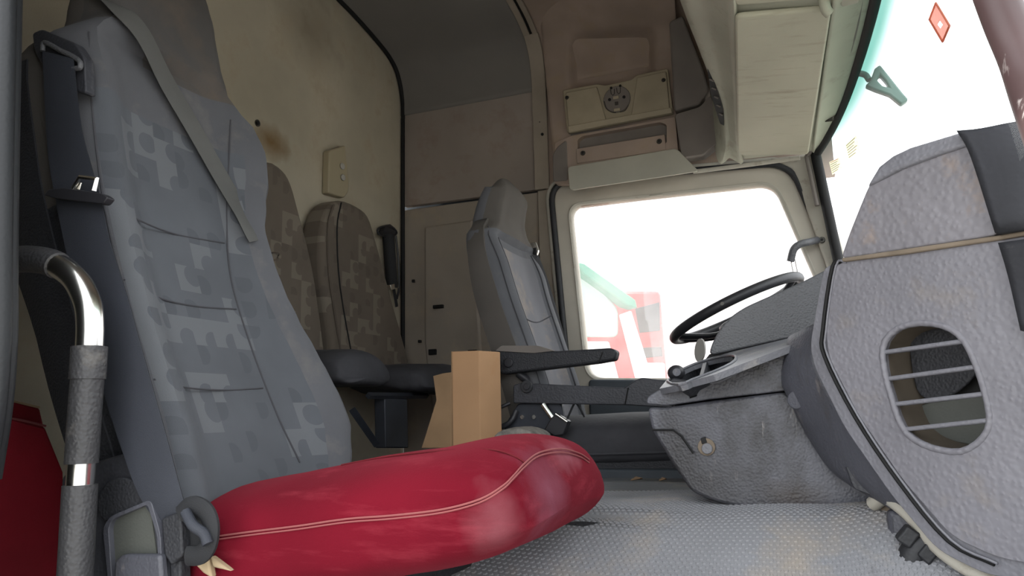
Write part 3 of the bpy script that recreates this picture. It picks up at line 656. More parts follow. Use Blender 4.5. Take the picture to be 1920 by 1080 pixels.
# step panel between rim and centre console
lb = [(1481, 634, 1.47), (1469, 708, 1.44), (1482, 745, 1.43), (1522, 822, 1.42), (1562, 880, 1.40), (1612, 916, 1.38), (1655, 934, 1.36)]
rb = [(1548, 600), (1530, 655), (1540, 700), (1598, 805), (1660, 892), (1700, 945), (1730, 985)]
L_ = [at(x, y, Y=Y_) for x, y, Y_ in lb]; R_ = [DP(x, y, -.03) for x, y in rb]
Mi = [(a+b)/2+V((-.004, -.004, -.001)) for a, b in zip(L_, R_)]
In = [a+V((.01, .08, 0)) for a in L_]
stp = patch('step_panel', [In, L_, Mi, R_], M['dash_smooth'], db, n=5, th=.008)
disc('round_plug', at(1494, 750, Y=1.405), (-.5, -1, 0), .016, .005, M['dash_smooth'], stp, seg=18, bevel=.002)
prism('slot_bezel', rpoly([at(1584, 872, Y=1.345), at(1606, 880, Y=1.34), at(1648, 926, Y=1.325), at(1640, 932, Y=1.33), at(1600, 916, Y=1.34)], .006), (0, .02, 0), M['dash_dark'], stp, bevel=.003)
prism('slot', [at(1604, 885, Y=1.335), at(1612, 886, Y=1.335), at(1642, 922, Y=1.32), at(1632, 922, Y=1.325)], (0, .01, 0), M['black'], stp, bevel=.001)
# ================================================================ centre console
cc = empty('centre_console', (-.1, 1.6, .44), 'scratched grey centre console standing on the tunnel mat', 'console')
YC = 1.45
C_ = lambda px, py, Y=YC: at(px, py, Y=Y)
lowp = [(1213, 764), (1250, 764), (1330, 752), (1478, 734), (1492, 765), (1524, 826), (1564, 884), (1655, 934), (1652, 957), (1560, 966), (1480, 967), (1400, 955), (1340, 941), (1296, 922), (1258, 866), (1222, 806)]
lowb = prism('lower_body', rpoly([C_(*p) for p in lowp], .012), (0, .36, 0), M['console'], cc, bevel=.018, seg=4)
add_spot('console', C_(1270, 830)-V((-.1, 1.6, .44)), .06, (44, 43, 44), .7, (1, 1, .6), 26)
add_spot('console', C_(1490, 935)-V((-.1, 1.6, .44)), .05, (52, 44, 38), .8, (.8, 1, 1.2), 30)
add_spot('console', C_(1330, 905)-V((-.1, 1.6, .44)), .11, (40, 39, 40), .75, (.7, 1, 1), 18)
sweep('body_seam', [C_(1224, 806, 1.444), C_(1262, 806, 1.444), C_(1278, 818, 1.444), C_(1300, 850, 1.444)], .0022, M['black'], cc, seg=6)
disc('lock_bezel', C_(1325, 838, 1.449), (0, -1, 0), .016, .004, M['grime'], lowb, seg=16, bevel=.001)
disc('lock_core', C_(1326, 841, 1.445), (0, -1, 0), .010, .004, M['console_top'], lowb, seg=14, bevel=.001)
prism('lock_tab', [C_(1313, 822, 1.444), C_(1322, 819, 1.444), C_(1326, 830, 1.444), C_(1316, 833, 1.444)], (0, .006, 0), M['black'], lowb, bevel=.001)
upp = [(1211, 757), (1214, 744), (1240, 728), (1264, 721), (1335, 704), (1482, 648), (1482, 732), (1330, 749), (1250, 761)]
prism('upper_body', rpoly([C_(*p) for p in upp], .008), (0, .30, 0), M['console'], cc, bevel=.008, seg=3)
t0, t1, t2 = C_(1264, 719, 1.452), C_(1482, 645, 1.452), at(1335, 671, Y=1.76)
tn = (t1-t0).cross(t2-t0).normalized()
if tn.z < 0: tn = -tn
TP = lambda px, py, o=0: onplane(px, py, t0+tn*o, tn)
cup = [(1252, 716), (1270, 699), (1300, 684), (1340, 672), (1372, 667), (1381, 672), (1372, 682), (1340, 697), (1300, 712), (1275, 722)]
ct = prism('top_tray', rpoly([TP(1236, 729), TP(1250, 712), TP(1296, 683), TP(1335, 668), TP(1505, 628), TP(1484, 647), TP(1340, 702), TP(1264, 723)], .006), -tn*.012, M['console_top'], cc, hole=crom([TP(*p) for p in cup], 2, True), bevel=.003)
cv = crom([TP(*p) for p in cup], 2, True); ce = sum(cv, V())/len(cv); CD = V((.005, .05, -.025))
loft('cup_recess', [[p-tn*.002 for p in cv], [ce+(p-ce)*.90+CD for p in cv]], M['dash_dark'], ct, caps=False)
prism('cup_floor', [ce+(p-ce)*.92+CD for p in cv], CD*.06, M['black'], ct, bevel=0)
prism('cup_divider', [TP(1318, 679, -.002), TP(1326, 676, -.002), TP(1318, 705, -.002), TP(1310, 708, -.002)], CD*.8, M['dash_dark'], ct, bevel=.001)
sweep('cup_lip', [p+tn*.001 for p in cv], .003, M['console_top'], ct, seg=6, closed=True)
sweep('side_crease', crom([C_(1264, 721, 1.446), C_(1300, 716, 1.446), C_(1345, 716, 1.446), C_(1400, 690, 1.446), C_(1478, 660, 1.446)], 4), .003, M['console_top'], cc, seg=6)
# knob on a bracket at the rear end of the console
kc = C_(1268, 699, 1.55)
rings = []
for i in range(9):
    a_ = -pi/2+pi*i/8; rings.append([kc+V((cos(2*pi*j/14)*cos(a_)*.018, sin(2*pi*j/14)*cos(a_)*.018+0, sin(a_)*.016)) for j in range(14)])
kn = loft('knob', rings, M['lever'], cc)
disc('knob_lens', kc+V((.004, -.017, 0)), (0, -1, .1), .008, .003, M['dash_smooth'], kn, seg=14)
prism('bracket', [C_(1250, 716, 1.53), C_(1262, 708, 1.53), C_(1300, 716, 1.53), C_(1296, 727, 1.53), C_(1262, 738, 1.53), C_(1252, 738, 1.53)], (0, .04, 0), M['lever'], cc, bevel=.003)
# ================================================================ instrument hood, column and steering wheel
hd = empty('instrument_hood', (.0, 1.95, .7), 'black leather-grained instrument hood in front of the steering wheel', 'instrument hood')
HO = [(1328, 667), (1336, 640), (1352, 614), (1374, 590), (1400, 574), (1436, 558), (1500, 530), (1560, 500), (1560, 612), (1522, 622), (1480, 634)]
prism('hood_shell', rpoly([at(px, py, Y=1.74) for px, py in HO], .015), (.0, .75, 0), M['hood'], hd, bevel=.022, seg=5)
prism('hood_gap_shade', [at(1322, 674, Y=1.75), at(1330, 664, Y=1.75), at(1525, 617, Y=1.75), at(1560, 612, Y=1.75), at(1560, 645, Y=1.75), at(1400, 690, Y=1.75)], (0, .7, 0), M['black'], hd, bevel=.003)  # black solid put in for the dark gap under the hood, shade as colour
disc('gauge_lens', at(1314, 657, Y=1.95), (-.8, -.5, .1), .03, .004, M['lamp_lens'], hd, seg=18)
prism('dash_body', [at(1335, 672, Y=1.78), at(1560, 615, Y=1.78), V((.30, 1.78, .85)), V((.40, 1.78, .45)), V((.12, 1.78, .45)), V((-.02, 1.78, .55))], (0, .88, 0), M['door_dark'], hd, bevel=.02)
sw_c = (at(1258, 640, Y=2.27)+at(1507, 518, Y=2.27))/2
ax_u = (at(1507, 518, Y=2.27)-at(1258, 640, Y=2.27)); R_w = ax_u.length/2-.014; ax_u.normalize(); ax_v = V((0, 1, 0)); ax_n = ax_v.cross(ax_u)
if ax_n.z < 0: ax_n = -ax_n
wh = empty('steering_wheel', sw_c, 'black steering wheel tilted behind the instrument hood', 'steering wheel')
sweep('rim', [sw_c+ax_u*cos(2*pi*i/56)*R_w+ax_v*sin(2*pi*i/56)*R_w for i in range(56)], .0145, M['wheel'], wh, seg=12, closed=True)
hubc = sw_c-ax_n*.05
for an in (20, 160, 200, 340):
    a_ = radians(an); d_ = ax_u*cos(a_)+ax_v*sin(a_)
    sweep('spoke', crom([sw_c+d_*R_w, sw_c+d_*R_w*.8-ax_n*.02, sw_c+d_*R_w*.45-ax_n*.045, hubc], 4), .016, M['wheel'], wh, seg=10, flat=(.45, ax_n))
disc('hub', hubc-ax_n*.02, ax_n, .07, .045, M['wheel'], wh, seg=24, bevel=.01)
sweep('column', [hubc-ax_n*.01, hubc-ax_n*.12+ax_u*.02, hubc-ax_n*.22+ax_u*.05], .045, M['shell'], wh, seg=14)
disc('rim_clip', sw_c+ax_u*(-R_w*.1)-ax_v*(R_w*.995)+V((0, -.012, 0)), (0, -1, 0), .005, .004, M['screw'], wh, seg=10)
# grab handle on the left windscreen pillar
gh = empty('pillar_handle', at(1530, 452, Y=2.64), 'small black grab handle on the left windscreen pillar', 'handle')
sweep('grip', crom([at(1532, 450, Y=2.645), at(1516, 454, Y=2.61), at(1500, 458, Y=2.60), at(1488, 468, Y=2.60), at(1482, 490, Y=2.61)], 5), .0125, M['hood'], gh, seg=10)
for dx in (-4, 4): sweep('rod', [at(1487+dx, 486, Y=2.61), at(1494+dx, 520, Y=2.62), at(1498+dx, 540, Y=2.62)], .003, M['chrome'], gh, seg=6)
# footwell bits at the lower right
fb = empty('footwell_bracket', at(1740, 1090, Y=1.25), 'black bracket with two square blocks below the dashboard end', 'bracket')
prism('backing', rpoly([at(1664, 958, Y=1.30), at(1690, 958, Y=1.30), at(1740, 1010, Y=1.28), at(1800, 1062, Y=1.26), at(1800, 1120, Y=1.26), at(1676, 1120, Y=1.30)], .01), (0, .03, 0), M['dash_smooth'], fb, bevel=.006)
sweep('rubber_sleeve', crom([at(1700, 1120, Y=1.27), at(1704, 1070, Y=1.27), at(1716, 1034, Y=1.27), at(1740, 1012, Y=1.27)], 4), .02, M['rubber'], fb, seg=12)
prism('square_block', [at(1680, 1012, Y=1.25), at(1702, 986, Y=1.25), at(1728, 1002, Y=1.25), at(1706, 1030, Y=1.25)], (0, .03, 0), M['rubber'], fb, bevel=.003)
prism('square_block', [at(1720, 1040, Y=1.245), at(1740, 1016, Y=1.245), at(1764, 1036, Y=1.245), at(1742, 1062, Y=1.245)], (0, .03, 0), M['rubber'], fb, bevel=.003)
sweep('pale_edge', crom([at(1638, 944, Y=1.36), at(1660, 932, Y=1.33), at(1690, 950, Y=1.29), at(1720, 978, Y=1.27), at(1770, 1034, Y=1.24), at(1850, 1082, Y=1.21), at(1960, 1110, Y=1.16)], 5), .012, M['pillar'], fb, seg=10)
prism('torn_foam', rpoly([at(1640, 936, Y=1.37), at(1668, 926, Y=1.35), at(1692, 940, Y=1.33), at(1684, 956, Y=1.33), at(1650, 960, Y=1.36)], .006), (0, .02, 0), M['grime'], fb, bevel=.004)
# grab handle near the camera on the passenger side windscreen pillar
nh = empty('door_grab_handle', at(1935, 260, Y=.62), 'worn brown grab handle at the passenger side windscreen edge', 'handle')
sweep('grip', crom([at(1830, -120, Y=.70), at(1856, -40, Y=.70), at(1886, 40, Y=.69), at(1916, 110, Y=.68), at(1940, 180, Y=.66), at(1985, 300, Y=.60), at(2020, 400, Y=.52)], 6), .0165, M['handle_brown'], nh, seg=14)
# ================================================================ stickers on the windscreen
def ws_pt(px, py):
    """point on the inside of the windscreen"""
    lo, hi = .4, 3.2
    for _ in range(40):
        t = (lo+hi)/2; p = at(px, py, D=t)
        y_ = p.y; sx = TX(y_)+.055*(TZ(y_)-p.z)/(TZ(y_)-.92)-.004
        if p.x < sx: lo = t
        else: hi = t
    return at(px, py, D=lo)
dia = empty('diamond_sticker', ws_pt(1763, 41), 'faded red diamond sticker near the top of the windscreen', 'sticker')
prism('sticker_sheet', [ws_pt(*p) for p in ((1757, 5), (1783, 48), (1770, 78), (1745, 36))], (-.001, 0, 0), M['sticker_red'], dia, bevel=0, hole=[ws_pt(*p) for p in ((1763, 38), (1769, 46), (1764, 54), (1758, 46))])
for a_, b_ in (((1757, 5), (1783, 48)), ((1783, 48), (1770, 78)), ((1770, 78), (1745, 36)), ((1745, 36), (1757, 5))):
    sweep('sticker_border', [ws_pt(*a_)+V((-.002, 0, 0)), ws_pt(*b_)+V((-.002, 0, 0))], .0018, M['sticker_edge'], dia, seg=5)
for lab, c, qd in (('upper yellow paper sticker with lines of print on the windscreen', 'sticker', ((1586, 272), (1605, 254), (1614, 284), (1592, 300))), ('lower yellow paper sticker with lines of print by the windscreen corner', 'sticker', ((1555, 304), (1574, 295), (1580, 315), (1561, 328)))):
    q = [ws_pt(*p) for p in qd]; e_ = empty('paper_sticker', q[3], lab, c, 'paper stickers on the windscreen')
    prism('paper', q, (-.0008, 0, 0), M['paper'], e_, bevel=0)
    for k in range(6):
        t = (k+.6)/6.4; a_ = q[0].lerp(q[3], t).lerp(q[1].lerp(q[2], t), .1); b_ = q[0].lerp(q[3], t).lerp(q[1].lerp(q[2], t), .9-.12*(k % 3))
        sweep('print_line', [a_+V((-.0022, 0, 0)), b_+V((-.0022, 0, 0))], .0011, M['sticker_red'] if (k == 0 and '2' and 'lower' in lab) else M['ink'], e_, seg=4)
# ================================================================ seats
def interp(tab, t):
    for (a, x), (b, y_) in zip(tab, tab[1:]):
        if t <= b:
            u = (t-a)/(b-a); u = u*u*(3-2*u); return x+(y_-x)*u
    return tab[-1][1]
class Back:
    """backrest surface: s along the height (0..1), w across (-1 near side .. 1 far side)"""
    def __init__(self, spine, yc, hw, wid, T, bol=.03, farz=None, nearz=None, tz=None):
        self.farz, self.nearz, self.tz = farz, nearz, tz
        self.sp = crom([V((x, 0, z)) for x, z in spine], 10); self.yc, self.hw, self.wid, self.T, self.bol = yc, hw, wid, T, bol
        self.len = [0]
        for a, b in zip(self.sp, self.sp[1:]): self.len.append(self.len[-1]+(b-a).length)
    def frame(self, s):
        L = s*self.len[-1]
        for i in range(len(self.sp)-1):
            if L <= self.len[i+1]+1e-9:
                u = (L-self.len[i])/(self.len[i+1]-self.len[i]); break
        p = self.sp[i].lerp(self.sp[i+1], u)
        i0, i1 = max(0, i-2), min(len(self.sp)-1, i+3)
        t = (self.sp[i1]-self.sp[i0]).normalized(); f = V((t.z, 0, -t.x))
        return p, t, f
    def hwid(self, s, w=-1):
        if w > 0 and self.farz: return self.hw*interp(self.farz, self.frame(s)[0].z)
        if self.nearz: return self.hw*interp(self.nearz, self.frame(s)[0].z)
        return self.hw*interp(self.wid, s)
    def px(self, px, py, off=0):
        """surface point of the backrest seen at a pixel"""
        best = None
        def err(s, w):
            v = self.front(s, w)-CAM; k = v.dot(_f)
            return (960+F*v.dot(CR)/k-px)**2+(540-F*v.dot(CU)/k-py)**2
        for i in range(41):
            for j in range(-12, 13):
                e = err(i/40, j/12)
                if best is None or e < best[0]: best = (e, i/40, j/12)
        st = .02
        _, s, w = best
        for _ in range(24):
            c = min(((err(min(1, max(0, s+a*st)), min(1, max(-1, w+b*st*1.6))), s+a*st, w+b*st*1.6) for a in (-1, 0, 1) for b in (-1, 0, 1)))
            s, w = min(1, max(0, c[1])), min(1, max(-1, c[2])); st *= .75
        return self.front(s, w, off)
    def front(self, s, w, off=0):
        p, t, f = self.frame(s); h = self.hwid(s, w); T = self.T*self.thk(s)
        b = self.bol*interp([(0, .7), (.15, 1), (.6, 1), (.78, .2), (1, 0)], s)
        e = abs(w)
        d = b*(ss(.45, .8, e)) - (T*.5)*max(0, (e-.80)/.20)**2.2
        d += -.012*(1-e*e)*(1 if s < .75 else -1.2)
        return p+f*(d+off)+V((0, self.yc+h*w, 0))
    def thk(self, s):
        if self.tz: return interp(self.tz, self.frame(s)[0].z)
        return interp([(0, 1), (.7, .9), (.82, .75), (.95, .6), (1, .2)], s)
    def ring(self, s, N=22):
        p, t, f = self.frame(s); h = self.hwid(s); T = self.T*self.thk(s)
        r = [self.front(s, -1+2*i/N) for i in range(N+1)]
        for w, d in ((1.0, .72), (.97, .9), (.88, 1.0), (.4, 1.03), (-.4, 1.03), (-.88, 1.0), (-.97, .9), (-1.0, .72)):
            r.append(p-f*(T*d)+V((0, self.yc+self.hwid(s, w)*w, 0)))
        return r
WID = [(0, .93), (.25, .95), (.5, 1.0), (.66, 1.04), (.74, .98), (.80, .72), (.84, .63), (.92, .60), (.97, .52), (1, .30)]
def backrest(root, B, mats, seams, own=False, N=22, S=64):
    rings = [B.ring(i/S) for i in range(S+1)]; n = len(rings[0]); midx = []
    for i in range(S):
        s = (i+.5)/S
        for j in range(n):
            w = -1+2*(j+.5)/N
            hz = B.frame(s)[0].z if B.farz else None
            if j < N and (-.66 if not hz else -.92) < w < .64 and (s < .70 if not hz else hz < 1.19): midx.append(0)
            elif j < N and (s > .745 if not hz else hz > (1.345 if w < -.3 else 1.285)): midx.append(2)
            elif j < N: midx.append(1)
            else: midx.append(4 if hz and hz < 1.0 and len(mats) > 4 else 3)
    midx += [3, 2]
    o = loft('backrest', rings, mats, root, midx=midx)
    for ss_ in seams:
        pts = [B.front(ss_-.035*(1-(w*w)), w*.70, .001) for w in [k/8 for k in range(-8, 9)]]
        sweep('seam', pts, .0022, M['seam'], o, seg=6)
    for sg in (() if own else (-1, 1)):
        sweep('seam', [B.front(.02+.70*k/20, sg*.70, .001) for k in range(21)], .0024, M['seam'], o, seg=6)
        sweep('seam', [B.front(.02+.74*k/20, sg*.93, .001) for k in range(21)], .0022, M['seam'], o, seg=6)
    return o
def shell(root, B, S=20, s0=.0, s1=.78, d0=.55, d1=1.5, name='back_shell', key='shell'):
    rings = []
    for i in range(S+1):
        s = s0+(s1-s0)*i/S; p, t, f = B.frame(s); h = B.hwid(s); T = B.T*B.thk(s); k = d1-.25*ss(.5, .78, s)
        rings.append([p-f*(T*d)+V((0, B.yc+B.hwid(s, w)*w*1.015, 0)) for w, d in ((-1, d0), (-1.01, (d0+k)/2), (-.97, k*.95), (-.8, k), (0, k*1.03), (.8, k), (.97, k*.95), (1.01, (d0+k)/2), (1, d0))])
    return loft(name, rings, M[key], root, bevel=0)
# ---------------------------------------------------------------- passenger seat
SY0, SY1 = .84, 1.28
sp_px = [(352, 985), (332, 900), (292, 760), (245, 600), (205, 430), (178, 250), (166, 90)]
spn = [(q.x, q.z) for q in (at(px, py, Y=SY0+.03) for px, py in sp_px)]
x_, z_ = spn[-1]; spn += [(x_-.030, z_+.12), (x_-.042, z_+.22), (x_-.06, z_+.30), (x_-.10, z_+.35)]
FARZ = [(.40, 1.08), (.50, 1.16), (.56, 1.30), (.60, 1.40), (.65, 1.39), (.70, 1.34), (.75, 1.27), (.81, 1.15), (.87, 1.06), (.93, 1.01), (1.0, .98), (1.07, 1.10), (1.136, 1.22), (1.20, 1.25), (1.25, 1.17), (1.29, .92), (1.33, .79), (1.38, .77), (1.46, .72), (1.52, .66), (1.58, .5), (1.63, .2)]
NEARZ = [(.40, .98), (1.0, .98), (1.27, 1.0), (1.32, .95), (1.345, .78), (1.375, .66), (1.46, .62), (1.54, .55), (1.63, .2)]
TZ_ = [(.40, .62), (.8, .70), (1.1, .92), (1.24, 1.0), (1.32, .90), (1.38, .62), (1.5, .5), (1.63, .12)]
PB = Back(spn, (SY0+SY1)/2, .222, WID, .175, .035, FARZ, NEARZ, TZ_)
ps = empty('passenger_seat', (spn[0][0], (SY0+SY1)/2, .25), 'grey cloth passenger seat with a red velvet cushion', 'seat')
pb = backrest(ps, PB, [M['cloth_pat'], M['cloth'], M['cloth_head'], M['cloth_side'], M['shell']], (), True)
for L_ in ([(200, 380), (260, 412), (330, 440), (420, 456)], [(232, 525), (300, 560), (370, 575), (442, 580)], [(288, 712), (350, 725), (420, 732), (492, 728)],
           [(432, 225), (427, 330), (424, 400), (432, 520), (470, 650), (520, 780), (562, 868)], [(166, 60), (172, 200), (196, 390), (240, 580), (290, 760), (330, 900)]):
    sweep('seam', crom([PB.px(x, y, .001) for x, y in L_], 5), .0016, M['seam'], pb, seg=6)
shell(ps, PB, s1=.70, d0=.62, d1=1.45)
# red cushion
def cushion(root, x0, x1, yc, hw, z0, z1, H, mats, name='cushion', drop=.035, seamw=None, wr=.004, seed=0, lift=0):
    NU, NV = 34, 36; rings = []
    for i in range(NU+1):
        u = i/NU; e = 1.0
        uu = min(1, max(0, u))
        edge = min(uu/.10, (1-uu)/.20, 1); k = math.sqrt(max(0, 1-(1-edge)**2))
        x = x0+(x1-x0)*u; zt = z0+(z1-z0)*u
        r = []
        for j in range(NV):
            a = 2*pi*j/NV; c_, s_ = cos(a), sin(a)
            w = math.copysign(abs(c_)**.42, c_); h = math.copysign(abs(s_)**.55, s_)
            yy = yc+hw*w*(.90+.10*k); Hc = H*(.25+.75*k)
            zz = zt-H/2 + Hc/2*h - (drop*(u**3) if u > .5 else 0)*0
            zz += (lift*ss(.45, 1, u)*(h < 0)*abs(h)) + (.022*(1-w*w)*(h > 0)) - .02*(1-k)*(1 if u > .5 else .4)
            n_ = mnoise.noise(V((x*9, yy*9, zz*9+seed)))*wr + mnoise.noise(V((x*30, yy*30, zz*22+seed)))*wr*.35*(1.5 if h < 0 else .5)
            r.append(V((x+(n_ if u > .9 else 0), yy+(c_*n_), zz+s_*n_)))
        rings.append(r)
    rings = [[p.lerp(sum(rings[0], V())/NV, .25) for p in rings[0]]]+rings+[[p.lerp(sum(rings[-1], V())/NV, .35)+V((.006, 0, 0)) for p in rings[-1]]]
    o = loft(name, rings, mats, root, sub=1)
    return o, rings
VO = V((spn[0][0], (SY0+SY1)/2, .25))
cu, rg = cushion(ps, -.86, -.325, (SY0+SY1)/2+.01, .232, .500, .582, .150, M['velvet'], lift=.012, wr=.005)
# stitched seams of the velvet cover, laid on its surface
from mathutils.bvhtree import BVHTree
def skin(rings):
    n = len(rings[0])
    return BVHTree.FromPolygons([p for r in rings for p in r], [(i*n+j, i*n+(j+1) % n, (i+1)*n+(j+1) % n, (i+1)*n+j) for i in range(len(rings)-1) for j in range(n)])
tree = skin(rg)
def lay(px, py, off=.0015):
    d = (_f+CR*((px-960)/F)-CU*((py-540)/F)).normalized()
    h = tree.ray_cast(CAM, d)
    if h[0] is None:
        h = tree.find_nearest(CAM+d*1.15)
    n = h[1] if h[1].dot(d) < 0 else -h[1]
    return h[0]+n*off
add_spot('velvet', lay(1035, 925)-VO, .075, (118, 74, 88), .7, (1, 1, 1), 22)
add_spot('velvet', lay(1060, 850)-VO, .035, (160, 110, 120), .5, (1, .5, 1), 26)
add_spot('velvet', lay(930, 1000)-VO, .04, (128, 84, 90), .5, (1, 1, .6), 26)
SL = [(404, 1006), (470, 997), (560, 986), (650, 973), (740, 966), (830, 955), (900, 936), (942, 912), (962, 893), (983, 870), (1010, 850), (1050, 842), (1085, 850), (1104, 862)]
for dy, r_ in ((0, .0013), (6, .0011)):
    sweep('stitch_line', crom([lay(x, y+dy, .0008) for x, y in SL], 5), r_, M['stitch'], cu, seg=5)
sweep('seam', crom([lay(x, y, 0) for x, y in ((640, 872), (720, 857), (820, 846), (920, 843), (965, 856), (985, 868))], 5), .0014, M['velvet_side'], cu, seg=5)
# seat pan and pedestal
box('seat_pan', (-.70, (SY0+SY1)/2, .385), (.30, .34, .05), M['shell'], ps, bevel=.015)
box('pedestal', (-.70, (SY0+SY1)/2, .31), (.24, .28, .16), M['steel_dark'], ps, bevel=.01)
# side shell with recliner cover and pocket
YS = SY0-.03
S_ = lambda px, py, Y=YS: at(px, py, Y=Y)
sh = prism('side_cover', rpoly([S_(112, 890), S_(185, 862), S_(248, 845), S_(268, 862), S_(290, 935), S_(310, 1010), S_(318, 1110), S_(110, 1110)], .012), (0, .05, 0), M['dash_dark'], ps, bevel=.010, seg=3)
prism('recliner_cap', crom([S_(182, 942, YS-.006), S_(200, 905, YS-.006), S_(232, 895, YS-.006), S_(268, 915, YS-.006), S_(284, 935, YS-.006), S_(240, 960, YS-.006), S_(196, 978, YS-.006)], 3, True), (0, .02, 0), M['shell'], sh, bevel=.006, seg=3)
pk = prism('pocket_frame', rpoly([S_(192, 990, YS-.010), S_(206, 968, YS-.010), S_(282, 936, YS-.010), S_(300, 1000, YS-.010), S_(306, 1110, YS-.010), S_(204, 1110, YS-.010)], .008), (0, .02, 0), M['dash_smooth'], sh, bevel=.004, hole=rpoly([S_(203, 990, YS-.010), S_(210, 974, YS-.010), S_(276, 946, YS-.010), S_(294, 1005, YS-.010), S_(298, 1096, YS-.010), S_(210, 1096, YS-.010)], .006))
prism('pocket_face', [S_(198, 975, YS-.002), S_(280, 940, YS-.002), S_(302, 1100, YS-.002), S_(204, 1100, YS-.002)], (0, .004, 0), M['pocket'], sh, bevel=0)
prism('pocket_lever', rpoly([S_(214, 1050, YS-.016), S_(228, 1040, YS-.016), S_(300, 1040, YS-.016), S_(304, 1100, YS-.016), S_(212, 1100, YS-.016)], .006), (0, .014, 0), M['dash_smooth'], sh, bevel=.004)
# belt guide on the near shoulder
gd = prism('belt_guide', rpoly([at(60, 62, Y=.828), at(78, 54, Y=.828), at(140, 80, Y=.83), at(158, 108, Y=.832), at(161, 175, Y=.832), at(144, 172, Y=.832), at(76, 118, Y=.828), at(64, 96, Y=.828)], .008), (0, .02, 0), M['dash_dark'], ps, bevel=.004, seg=3)
sweep('guide_slot', crom([at(80, 96, Y=.822), at(84, 80, Y=.822), at(112, 94, Y=.822), at(146, 112, Y=.824), at(150, 126, Y=.824), at(138, 129, Y=.824)], 4), .0045, M['hood'], gd, seg=8)
# hanging belt (near side)
bl = [(80, 138, 96, .822), (86, 152, 220, .815), (92, 172, 300, .812), (104, 192, 370, .80), (118, 207, 440, .80), (140, 238, 540, .80), (168, 262, 640, .80), (196, 290, 740, .80), (228, 318, 840, .80), (262, 342, 930, .80), (300, 362, 985, .81)]
L_ = crom([at(a, y, Y=Y_) for a, b, y, Y_ in bl], 5); R_ = crom([at(b, y+(14 if y < 600 else 0), Y=Y_) for a, b, y, Y_ in bl], 5)
sb_ = ribbon('belt_webbing', [(a+b)/2 for a, b in zip(L_, R_)], [b-a for a, b in zip(L_, R_)], M['belt'], ps)
tg = prism('tongue_body', rpoly([at(82, 366, Y=.785), at(90, 355, Y=.785), at(118, 352, Y=.785), at(190, 362, Y=.785), at(202, 370, Y=.785), at(192, 382, Y=.785), at(104, 372, Y=.785)], .004), (0, .014, 0), M['lever'], sb_, bevel=.003)
sweep('tongue_plate', crom([at(136, 354, Y=.787), at(150, 332, Y=.787), at(182, 336, Y=.787), at(176, 358, Y=.787)], 1), .0035, M['chrome'], sb_, seg=6)
prism('tongue_plate', [at(134, 356, Y=.79), at(146, 342, Y=.79), at(152, 342, Y=.79), at(148, 356, Y=.79)], (0, .003, 0), M['chrome'], sb_, bevel=.001)
bk_ = prism('anchor_cover', rpoly([at(302, 972, Y=.80), at(338, 958, Y=.80), at(342, 1042, Y=.80), at(320, 1060, Y=.80), at(308, 1040, Y=.80)], .004), (0, .03, 0), M['shell'], sb_, bevel=.005)
sweep('strap_loop', crom([at(340, 965, Y=.80), at(360, 948, Y=.80), at(385, 958, Y=.80), at(396, 985, Y=.80), at(392, 1020, Y=.80), at(376, 1040, Y=.80), at(352, 1042, Y=.80)], 5), .013, M['belt_dark'], sb_, seg=10, flat=(.5, (0, 1, 0)))
sweep('strap_loop', crom([at(348, 960, Y=.79), at(362, 985, Y=.785), at(382, 1000, Y=.79), at(390, 1020, Y=.79)], 5), .007, M['belt'], sb_, seg=8)
prism('anchor_fill', rpoly([at(342, 962, Y=.815), at(384, 968, Y=.815), at(390, 1030, Y=.815), at(345, 1045, Y=.815)], .01), (0, .02, 0), M['belt_dark'], sb_, bevel=.006)
prism('anchor_post', [at(318, 1055, Y=.81), at(338, 1050, Y=.81), at(338, 1110, Y=.81), at(318, 1110, Y=.81)], (0, .02, 0), M['shell'], sb_, bevel=.003)
fm = [[(358, 1052), (388, 1040), (396, 1085), (380, 1075)], [(392, 1042), (432, 1072), (398, 1064)]]
for k, pts in enumerate(fm):
    prism('torn_foam', [at(x, y, Y=.82) for x, y in pts], (0, .012, 0), M['foam'], ps, bevel=.003)
# strap across the backrest
pts = [PB.px(x, y, o) for x, y, o in ((172, -12, .006), (214, 22, .012), (252, 80, .016), (300, 158, .016), (350, 240, .014), (400, 322, .010), (440, 385, .006), (466, 430, .004), (480, 452, .002))]
pts = crom(pts, 5); wv = []
for i, p in enumerate(pts):
    t = (pts[min(i+1, len(pts)-1)]-pts[max(i-1, 0)]).normalized()
    wv.append(V((-.10, .35, .93)).cross(V((1, 0, .2)).normalized()).normalized()*0 + V((1, 0, .25)).normalized().cross(t).normalized()*.052)
ribbon('shoulder_strap', pts, wv, M['belt_grey'], ps)
# ---------------------------------------------------------------- driver seat
DY0, DY1 = 2.05, 2.49
dsp_px = [(1030, 800), (1006, 715), (978, 630), (948, 540), (926, 455), (915, 400)]
spn = [(q.x, q.z) for q in (at(px, py, Y=DY0+.03) for px, py in dsp_px)]
x_, z_ = spn[-1]; spn += [(x_+.008, z_+.06), (x_+.02, z_+.11), (x_-.01, z_+.15)]
DB = Back(spn, (DY0+DY1)/2, .22, WID, .10, .03)
ds = empty('driver_seat', (-.6, (DY0+DY1)/2, .44), 'grey cloth driver seat with armrests beside the driver window', 'seat')
mat('cloth_driver', (104, 104, 108), .95, sheen=.3, weave=(900, .3), var=(6, .12), dust=((150, 136, 118), 7, .5, .8))
backrest(ds, DB, [M['cloth_driver'], M['cloth'], M['cloth_side'], M['cloth']], (.28, .45))
shell(ds, DB, s1=.80, d0=.2, d1=1.1, key='cloth_side')
cu2, rg2 = cushion(ds, -.80, -.24, (DY0+DY1)/2, .22, .585, .60, .13, M['rear_cushion'], wr=.002)
sweep('piping', [rg2[i][19]+V((0, -.003, 0)) for i in range(3, len(rg2)-4)], .003, M['seam'], cu2, seg=6)
